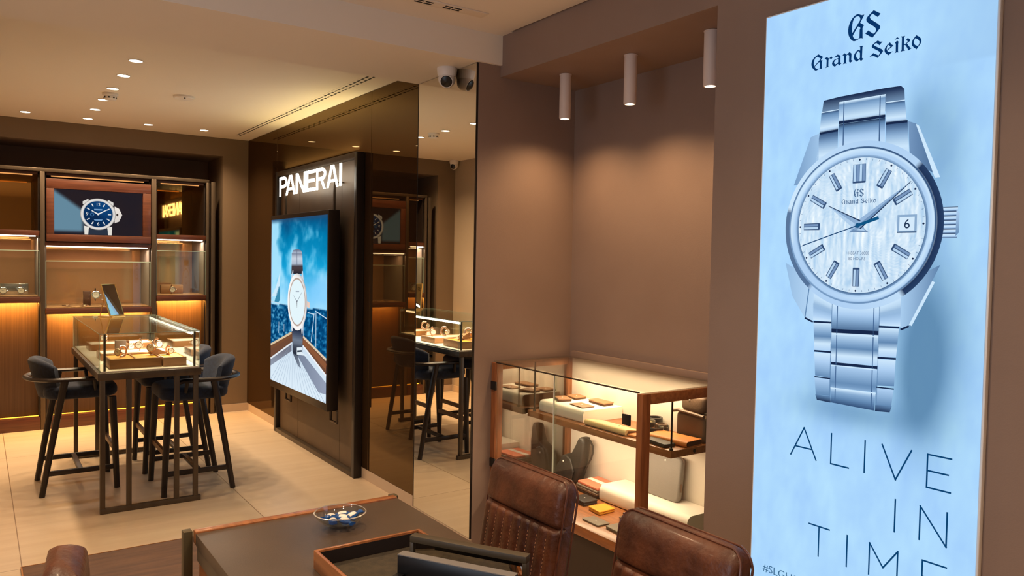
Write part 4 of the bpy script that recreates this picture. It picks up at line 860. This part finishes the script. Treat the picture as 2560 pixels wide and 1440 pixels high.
# ---------------------------------------------------------------- brown leather chairs (facing +x)
def make_chair(label, RT=0.05, RW=0.045, lean=0.17):
    t = thing('leather_chair', label, 'chair', group='brown leather chairs round the desk', world=False)
    W2 = 0.213; ZB, ZT = 0.44, 0.835
    def front(y, z):           # bulge of the front face
        e = max(0, 1-(abs(y)/W2)**6)
        if z > 0.69: f = 0.016*(1-((z-0.765)/0.085)**4) if z < 0.835 else 0
        else: f = 0.010 + 0.007*abs(sin(PI*(y+W2)/(2*W2)*9))**0.6
        f *= e
        f -= 0.012*math.exp(-((z-0.69)/0.007)**2); return f
    rs = []; zs = [ZB + (0.67-ZB)*k/12 for k in range(13)] + [0.675+0.03*k/8 for k in range(9)] + [0.712+(0.765-0.712)*k/5 for k in range(6)]
    zs += [0.77+0.065*sin(PI/2*k/10) for k in range(1, 11)]
    for z in zs:
        q = max(0.0, (z-(0.836-RT))/RT); cr = (1-(1-min(1,q)**2)**0.5) if q > 0 else 0
        w_ = W2 - RW*cr; th = 0.034*max(0.03, 1-min(1,(z-0.797)/0.038)**2)**0.5 if z > 0.797 else 0.034
        xc = -0.235 - (z-0.45)*lean; ring = []
        n = 54
        for j in range(n+1):
            y = -w_ + 2*w_*j/n; ed = max(0, (abs(y)-(w_-0.02))/0.02); ring.append(Vector((xc + (th)*(1-0.5*ed**2) + front(y, z)*(1 if z < 0.78 else max(0,1-((z-0.78)/0.055)**2)), y, z)))
        for j in range(13):
            y = w_ - 2*w_*j/12; ed = max(0, (abs(y)-(w_-0.02))/0.02); ring.append(Vector((xc - th*(1-0.5*ed**2), y, z)))
        rs.append(ring)
    bk = MB().rings(rs).build('backrest', 'leather', t)
    out = [(-1, ZB)] + [(-1, 0.45+0.33*k/8) for k in range(9)]
    def edge(k_):              # piping along the front rim
        pts = []
        for z in [ZB+(0.835-RT-ZB)*k/10 for k in range(11)]: pts.append(Vector((-0.235-(z-0.45)*lean+k_, -W2-0.001, z)))
        for k in range(1, 8): a = PI/2*k/8; pts.append(Vector((-0.235-(0.835-RT+RT*0.97*sin(a)-0.45)*lean+k_*(1-0.4*sin(a)), -W2+RW*(1-cos(a)), 0.835-RT+RT*0.98*sin(a))))
        pts += [Vector((p.x, -p.y, p.z)) for p in reversed(pts)]; return pts
    MB().tube(edge(0.024), 0.0035, 8).tube(edge(-0.024), 0.0035, 8).build('piping', 'leather_d', bk)
    sti = MB()
    for c in range(1, 9):
        y = -W2 + 2*W2*c/9
        for k in range(16):
            z = 0.47+0.012*k; x = -0.235-(z-0.45)*lean+0.034+front(y, z)
            sti.bar((x+0.001, y, z), (x+0.0003, y, z+0.006), 0.0016, 0.0016)
    sti.build('stitching', 'stitch', bk)
    soft(MB(), rrect(-0.245, 0.235, -0.222, 0.222, 0.05, 6), XY, 0.385, 0.478, 0.03, 5).build('seat', 'leather', t)
    MB().box(-0.22, 0.21, -0.20, 0.20, 0.345, 0.386, bev=0.004).build('seat_frame', 'blackwood', t)
    for sx in (-0.20, 0.19):
        for sy in (-1, 1): MB().tube([(sx, sy*0.18, 0.35), (sx*1.08, sy*0.19, 0.0)], 0.018, 10, 0.012).build('leg', 'blackwood', t)
    return t
ch = make_chair('brown leather chair in front of the showcase, nearer the tall mirror')
ch.location = (1.255, 2.09, 0.0118); ch.rotation_euler = (0, 0, PI)
dup(ch, (1.255, 1.415, 0.0118), PI, 'brown leather chair in front of the showcase, nearer the glowing poster')
ch2 = make_chair('brown leather chair with rounded back standing across the desk on the rug corner', 0.20, 0.185, 0.10)
ch2.location = (0.425, 2.02, 0.0118); ch2.rotation_euler = (0, 0, R(-8))

MT['plinthdark'] = mat('dark_plinth', (58,44,36), 0.6)
MT['emblem'] = mat('white_emblem', (250,246,240), 0.4)

# ---------------------------------------------------------------- wooden showcase in the niche
BEFORE = set(bpy.data.objects)
t = thing('showcase', 'teak framed glass showcase of leather goods standing in the niche', 'showcase', (2.62, 2.98, 0))
SX0, SX1, SY0, SY1, SZ = 2.346, 2.902, 2.385, 3.571, 0.985
P_ = 0.050
for x0, y0, wy, m in ((SX0, SY0, 0.036, 'woodv'), (SX0, SY1-0.042, 0.042, 'woodv'), (SX1-0.04, SY0, 0.036, 'woodv'), (SX1-0.04, SY1-0.042, 0.042, 'woodv')):
    MB().box(x0, x0+(P_ if x0 == SX0 else 0.04), y0, y0+wy, -0.0901, SZ-0.001, bev=0.003).build('post', m, t)
MB().box(SX0+P_+0.0005, SX1-0.0405, SY0, SY0+0.036, 0.938, SZ-0.001, bev=0.002).build('top_rail', 'wood', t)
MB().box(SX0+P_+0.0005, SX1-0.0405, SY1-0.036, SY1, 0.945, SZ-0.001, bev=0.002).build('top_rail', 'wood', t)
MB().box(SX1-0.022, SX1, SY0+0.0365, SY1-0.0425, 0.985, 1.025, bev=0.002).build('back_rail', 'wall', t)
MB().box(SX0+0.012, SX1-0.001, SY0+0.0365, SY1-0.0425, 0.242, 0.290, bev=0.003).build('base_board', 'wood', t)
MB().box(SX0+0.03, SX1-0.001, SY0+0.02, SY1-0.01, -0.0901, 0.2415).build('plinth', 'plinthdark', t)
MB().box(SX1-0.012, SX1-0.002, SY0+0.0365, SY1-0.0425, 0.2905, 0.9845).build('back_panel', 'liner', t)
MB().box(SX0+0.004, SX0+0.010, SY0+0.0365, 3.010, 0.2925, 0.984).box(SX0+0.011, SX0+0.017, 3.000, SY1-0.0425, 0.2925, 0.984).build('front_glass', 'glass', t, smooth=False)
MB().box(SX0+0.003, SX0+0.011, 3.010, 3.0125, 0.2925, 0.984).build('glass_edge', 'candywhite', t)
MB().box(SX0+0.003, SX0+0.018, SY0+0.0365, SY1-0.0425, 0.9842, 0.9885).build('front_edge', 'blackmetal', t)
MB().box(SX0+0.018, SX1-0.0225, SY0+0.001, SY1-0.001, 0.9855, 0.9925).build('top_glass', 'glass', t, smooth=False)
MB().box(SX0+P_+0.001, SX1-0.041, SY1-0.020, SY1-0.014, 0.2905, 0.9445).build('side_glass', 'glass_l', t, smooth=False)
MB().box(SX0+P_+0.001, SX1-0.041, SY0+0.012, SY0+0.018, 0.2905, 0.9375).build('side_glass', 'glass', t, smooth=False)
MB().box(2.567, SX1-0.0125, SY0+0.0375, SY1-0.0435, 0.670, 0.704, bev=0.002).build('shelf', 'wood', t)
for y in (SY0+0.046, 3.475): MB().cyl((2.577, y, 0.7045), (2.577, y, 0.9365 if y < 3 else 0.984), 0.0045, 10).cyl((2.577, y, 0.7045), (2.577, y, 0.716), 0.009, 12).build('shelf_rod', 'blackmetal', t)
for y, z in ((3.541, 0.858), (2.480, 0.860), (2.460, 0.425), (3.541, 0.43)): MB().box(SX0-0.008, SX0+0.003, y-0.024, y+0.024, z-0.024, z+0.024, bev=0.003).build('lock', 'black', t)
MB().cyl((2.72, SY0+0.0352, 0.688), (2.72, SY0+0.0374, 0.688), 0.009, 14).build('shelf_knob', 'black', t)
MB().box(2.62, 2.634, SY0+0.06, SY1-0.06, 0.663, 0.6695).build('led_strip', 'led', t)
light('AREA', (2.79, 2.98, 0.972), SHOWP, (1.0,0.70,0.46), (0,0,0), 0.05, sy=1.05)
light('AREA', (2.66, 2.98, 0.660), SHOWP, (1.0,0.70,0.46), (0,0,0), 0.05, sy=1.05)

def slab(name, label, cat, m, corners, z0, th, bev=0.004, group=None, cap_m=None, parent=None):
    """flat soft-edged piece with a four cornered outline lying at height z0"""
    cx = sum(p[0] for p in corners)/4; cy = sum(p[1] for p in corners)/4
    pts = []
    n = len(corners)
    for i in range(n):
        a, b, c = Vector(corners[i-1]), Vector(corners[i]), Vector(corners[(i+1) % n]); r = 0.006
        for k in range(5): q = k/4; p1 = b+(a-b).normalized()*r; p2 = b+(c-b).normalized()*r; pts.append(tuple((p1.lerp(b, q)).lerp(b.lerp(p2, q), q)))
    mb = soft(MB(), pts, XY, z0, z0+th, min(bev, th*0.49), 3)
    if parent: return mb.build(name, m, parent)
    o = mb.build(name, m, None, loc=(cx, cy, z0)); return tag(o, label, cat, group)
def nose_block(x0, x1, y0, y1, z0, z1, r, label):
    prof = [(x1, z0), (x1, z1)]
    for k in range(9): a = PI/2*k/8; prof.append((x0+r-r*sin(a), z1-r+r*cos(a)))
    for k in range(5): a = PI/2*k/4; q = r*0.5; prof.append((x0+q-q*cos(a)+0.0, z0+q-q*sin(a)))
    o = MB().prism(prof, lambda u, v, k: Vector((u, k, v)), y0, y1).build('display_block', 'blockw', None, loc=((x0+x1)/2,(y0+y1)/2,z0)); return tag(o, label, 'display block')
nose_block(2.605, 2.882, 3.085, 3.468, 0.7045, 0.768, 0.024, 'white round edged display block on the upper showcase shelf under four wallets')
nose_block(2.700, 2.886, 2.436, 3.050, 0.2905, 0.376, 0.034, 'white round edged display block on the showcase floor under the grey portfolio')
ZB = 0.7685
def wallet(label, m, c, th, z, em=True):
    cx = sum(p[0] for p in c)/4; cy = sum(p[1] for p in c)/4
    t = thing('wallet', label, 'wallet', (cx, cy, z), group='small leather goods in the showcase')
    slab('cover', '', '', m, c, z+th*0.55, th*0.45, parent=t); slab('base_fold', '', '', 'tan_d' if m in ('tan','greycard') else m, [(cx+(x-cx)*0.97, cy+(y-cy)*0.97) for x, y in c], z, th*0.54, parent=t)
    if em: MB().cyl((cx, cy, z+th), (cx, cy, z+th+0.0008), 0.004, 10).build('emblem', 'emblem', t)
    return t
wallet('tan wallet nearest the mirror side on the upper display block', 'tan', [(2.655,3.36),(2.70,3.455),(2.765,3.435),(2.735,3.335)], 0.016, ZB)
wallet('tan wallet at the back corner of the upper display block', 'tan', [(2.775,3.355),(2.79,3.455),(2.872,3.452),(2.862,3.36)], 0.014, ZB)
wallet('thin tan card holder at the front of the upper display block', 'tan', [(2.650,3.145),(2.665,3.275),(2.745,3.265),(2.735,3.14)], 0.006, ZB)
wallet('tan folded wallet at the end of the upper display block nearest the post', 'tan', [(2.785,3.125),(2.80,3.275),(2.868,3.28),(2.868,3.135)], 0.017, ZB, False)
# cream clutch, folios and notebook on the shelf
ZS = 0.7045
t = thing('clutch_bag', 'cream leather folded clutch at the front of the upper showcase shelf', 'clutch bag', (2.65, 2.90, ZS), group='leather goods on the upper showcase shelf')
prof = [(0.0, 0.0), (0.13, 0.0)] + [(0.13, 0.012)] + [(0.02, 0.034)] + [(0.016-0.018*sin(PI*k/8), 0.017+0.017*cos(PI*k/8)) for k in range(9)]
MB().prism(prof, lambda u, v, k: Vector((2.588+u*0.98-(k-2.74)*0.0, k, ZS+v*0.9)), 2.745, 3.055).build('body', 'paper', t)
MB().prism([(0.008,0.006),(0.11,0.006),(0.10,0.016),(0.02,0.024)], lambda u, v, k: Vector((2.588+u, k, ZS+v)), 2.7435, 2.7448).build('fold_opening', 'tan_d', t)
MB().cyl((2.655, 2.86, ZS+0.0215), (2.655, 2.86, ZS+0.0245), 0.004, 10).build('emblem', 'tan_d', t)
def folio(label, m, x0, x1, y0, y1, z, th, rz, name='folio'):
    t = thing(name, label, name, ((x0+x1)/2, (y0+y1)/2, z), group='leather goods on the upper showcase shelf', world=False); b, a = (x1-x0)/2, (y1-y0)/2; r = th/2
    outer = [(b, 0.0)] + [(-b+r-r*sin(PI*k/10), r-r*cos(PI*k/10)) for k in range(11)] + [(b, th), (b, th-0.003)] + [(-b+r-(r-0.003)*sin(PI*k/10), r+(r-0.003)*cos(PI*k/10)) for k in range(11)] + [(b, 0.003)]
    MB().prism(outer, lambda u, v, k: Vector((u, k, v)), -a, a).build('cover', m, t)
    MB().box(-b+r, b-0.004, -a+0.003, a-0.003, 0.0035, th-0.0035).build('pages', 'tan_d', t)
    t.rotation_euler = (0, 0, R(rz)); return t
folio('orange leather folio nearest the end of the upper showcase shelf', 'orange', 2.655, 2.775, 2.430, 2.665, ZS, 0.028, 6)
folio('orange leather folio behind the showcase post, left of the black notebook', 'orange', 2.60, 2.67, 2.70, 2.80, ZS, 0.012, 8)
o = slab('notebook', 'black leather notebook at the near corner of the upper showcase shelf', 'notebook', 'blackleather', [(2.578,2.475),(2.60,2.63),(2.658,2.625),(2.645,2.47)], ZS, 0.018, 0.004, 'leather goods on the upper showcase shelf')
def belt(c, r, h, m, label, turns=3):
    pts = []; t = thing('rolled_belt', label, 'belt', (c[0], c[1], c[2]), group='rolled belts on the upper showcase shelf')
    n = 32*turns; rs = []
    for k in range(n+1):
        a = 2*PI*k/32; rr = r*(1-0.28*k/n); p = Vector((c[0]+rr*cos(a), c[1]+rr*sin(a), c[2])); d = Vector((cos(a), sin(a), 0))*0.0018; z = Vector((0,0,h))
        rs.append([p-d, p+d, p+d+z, p-d+z])
    MB().rings(rs).build('strap', m, t)
    p = Vector((c[0]-r-0.006, c[1]-0.03, c[2])); MB().box(p.x, p.x+0.004, p.y-0.018, p.y+0.018, c[2]+0.002, c[2]+h-0.002, bev=0.001).build('buckle', 'chrome', t)
belt((2.842, 2.800, ZS), 0.042, 0.060, 'blackleather', 'tall coiled black belt behind the cream clutch')
belt((2.770, 2.735, ZS), 0.085, 0.038, 'blackleather', 'wide coiled black belt beside the brown grey bag', 2)
belt((2.790, 2.700, ZS+0.0005), 0.030, 0.048, 'brownbag', 'small brown belt coil inside the wide black coil', 2)
# tall bag at the end of the shelf
t = thing('leather_bag', 'brown grey flap bag with pearl stud at the end of the upper showcase shelf', 'bag', (2.84, 2.51, ZS), group=None)
soft(MB(), rrect(2.435, 2.618, ZS, 0.835, 0.02, 5), YZ, 2.80, 2.868, 0.018, 4).build('body', 'brownbag', t)
MB().tube([(2.800, 2.632, 0.833), (2.797, 2.60, 0.841), (2.796, 2.52, 0.838), (2.796, 2.437, 0.832)], (0.008, 0.010), 10).build('flap_roll', 'brownbag', t)
soft(MB(), rrect(2.445, 2.600, 0.8355, 0.926, 0.03, 6, (0.045, 0.03, 0.02, 0.02)), YZ, 2.808, 2.866, 0.022, 4).build('pouch', 'brownbag', t)
MB().lathe([(0.0001,0),(0.0045,0.001),(0.003,0.004),(0.0001,0.005)], (0,0,0), 12, Matrix.Translation((2.8085, 2.538, 0.897)) @ Matrix.Rotation(R(-90), 4, 'Y')).build('stud', 'emblem', t)
# sling bag on the lower level
ZL = 0.2905
t = thing('sling_bag', 'black teardrop sling bag with white star emblem on the showcase floor', 'bag', (2.80, 3.41, ZL))
outl = [(3.505,0.2955),(3.525,0.325),(3.515,0.37),(3.475,0.430),(3.435,0.446),(3.39,0.462),(3.358,0.515),(3.338,0.558),(3.312,0.558),(3.303,0.53),(3.306,0.45),(3.318,0.36),(3.335,0.305),(3.37,0.291),(3.45,0.291)]
soft(MB(), outl, lambda u, v, k: Vector((k+(0.562-v)*-0.10+0.03, u, v)), 2.768, 2.832, 0.016, 4).build('body', 'blackleather', t)
soft(MB(), [(3.50,0.300),(3.512,0.33),(3.497,0.372),(3.46,0.43),(3.425,0.44),(3.385,0.425),(3.35,0.36),(3.365,0.305)], lambda u, v, k: Vector((k+(0.562-v)*-0.10+0.03, u, v)), 2.752, 2.768, 0.007, 3).build('front_pocket', 'blackleather', t)
MB().lathe([(0.0001,0),(0.006,0.0005),(0.005,0.003),(0.0001,0.004)], (0,0,0), 8, Matrix.Translation((2.7645, 3.440, 0.405)) @ Matrix.Rotation(R(-90), 4, 'Y')).build('emblem', 'emblem', t)
MB().tube([(2.83,3.318,0.552),(2.835,3.29,0.545),(2.84,3.272,0.515),(2.84,3.270,0.48),(2.84,3.285,0.44),(2.835,3.302,0.41),(2.82,3.312,0.37)], (0.003, 0.009), 8).build('strap', 'blackleather', t)
# boxes, folders and small goods on the showcase floor
GF = 'flat boxes and folders on the showcase floor'
slab('document_folder', 'dark folder at the bottom of the flat pile behind the leather chair', 'folder', 'blackleather', [(2.70,3.075),(2.72,3.27),(2.88,3.27),(2.86,3.07)], ZL, 0.014, 0.004, GF)
slab('document_folder', 'brown folder second from below in the flat pile behind the leather chair', 'folder', 'brownbag', [(2.695,3.07),(2.715,3.265),(2.88,3.27),(2.86,3.065)], ZL+0.0145, 0.014, 0.004, GF)
slab('document_folder', 'grey folder directly under the coral box', 'folder', 'greycard', [(2.70,3.075),(2.715,3.262),(2.878,3.265),(2.86,3.07)], ZL+0.029, 0.012, 0.004, GF)
t = thing('gift_box', 'flat coral box with a white band on top of the dark folders', 'box', (2.79, 3.17, ZL+0.0415))
zz = ZL+0.0415
slab('box_body', '', '', 'salmon', [(2.705,3.075),(2.72,3.255),(2.874,3.258),(2.862,3.072)], zz, 0.014, 0.003, parent=t)
slab('band', '', '', 'candywhite', [(2.776,3.074),(2.788,3.257),(2.822,3.2575),(2.812,3.0735)], zz+0.0002, 0.0145, 0.003, parent=t)
t = thing('portfolio_case', 'grey leather zip portfolio standing on the lower white block', 'portfolio', (2.83, 2.73, 0.3765))
soft(MB(), rrect(2.600, 2.872, 0.3765, 0.592, 0.024, 6), lambda u, v, k: Vector((k+(v-0.376)*0.12, u, v)), 2.805, 2.840, 0.010, 4).build('body', 'greybag', t)
MB().tube([(2.8225+(v-0.376)*0.12, u, v) for u, v in [(p[0], p[1]) for p in rrect(2.5985, 2.8735, 0.382, 0.5935, 0.024, 6)][7:]], 0.003, 8).build('zipper', 'brownbag', t)
MB().lathe([(0.0001,0),(0.0055,0.0005),(0.004,0.003),(0.0001,0.004)], (0,0,0), 8, Matrix.Translation((2.828, 2.705, 0.566)) @ Matrix.Rotation(R(-90), 4, 'Y')).build('emblem', 'emblem', t)
MB().cyl((2.83, 2.5975, 0.47), (2.83, 2.5975, 0.43), 0.004, 8).build('zip_pull', 'brownbag', t)
wallet('bright yellow leather wallet on the showcase floor', 'ochre', [(2.535,2.86),(2.55,2.965),(2.655,2.955),(2.645,2.865)], 0.020, ZL, False)
wallet('thin grey card holder in front of the yellow wallet', 'greycard', [(2.42,2.74),(2.425,2.865),(2.50,2.86),(2.495,2.735)], 0.008, ZL)
wallet('grey wallet on the showcase floor beside the front post', 'greycard', [(2.43,2.585),(2.44,2.71),(2.545,2.705),(2.54,2.58)], 0.014, ZL)
wallet('grey card wallet leaning at the post behind the grey wallet', 'greycard', [(2.575,2.66),(2.58,2.77),(2.66,2.765),(2.655,2.655)], 0.016, ZL, False)
wallet('black wallet beside the yellow wallet near the sling bag', 'blackleather', [(2.56,3.01),(2.575,3.13),(2.665,3.12),(2.655,3.01)], 0.024, ZL)

# the showcase and its goods are drawn at 1 : 0.945 around the middle of the case; bring them to size in the niche
A0, A1 = Vector((2.62, 2.98, 0.0)), Vector((2.4759, 2.8161, 0.08525))
for o in [o for o in bpy.data.objects if o not in BEFORE and o.parent is None]:
    o.location = A1 + (o.location - A0)*0.945; o.scale = (0.945, 0.945, 0.945)
    if o.type == 'LIGHT': o.scale = (1, 1, 1); o.data.size *= 0.945; o.data.size_y *= 0.945
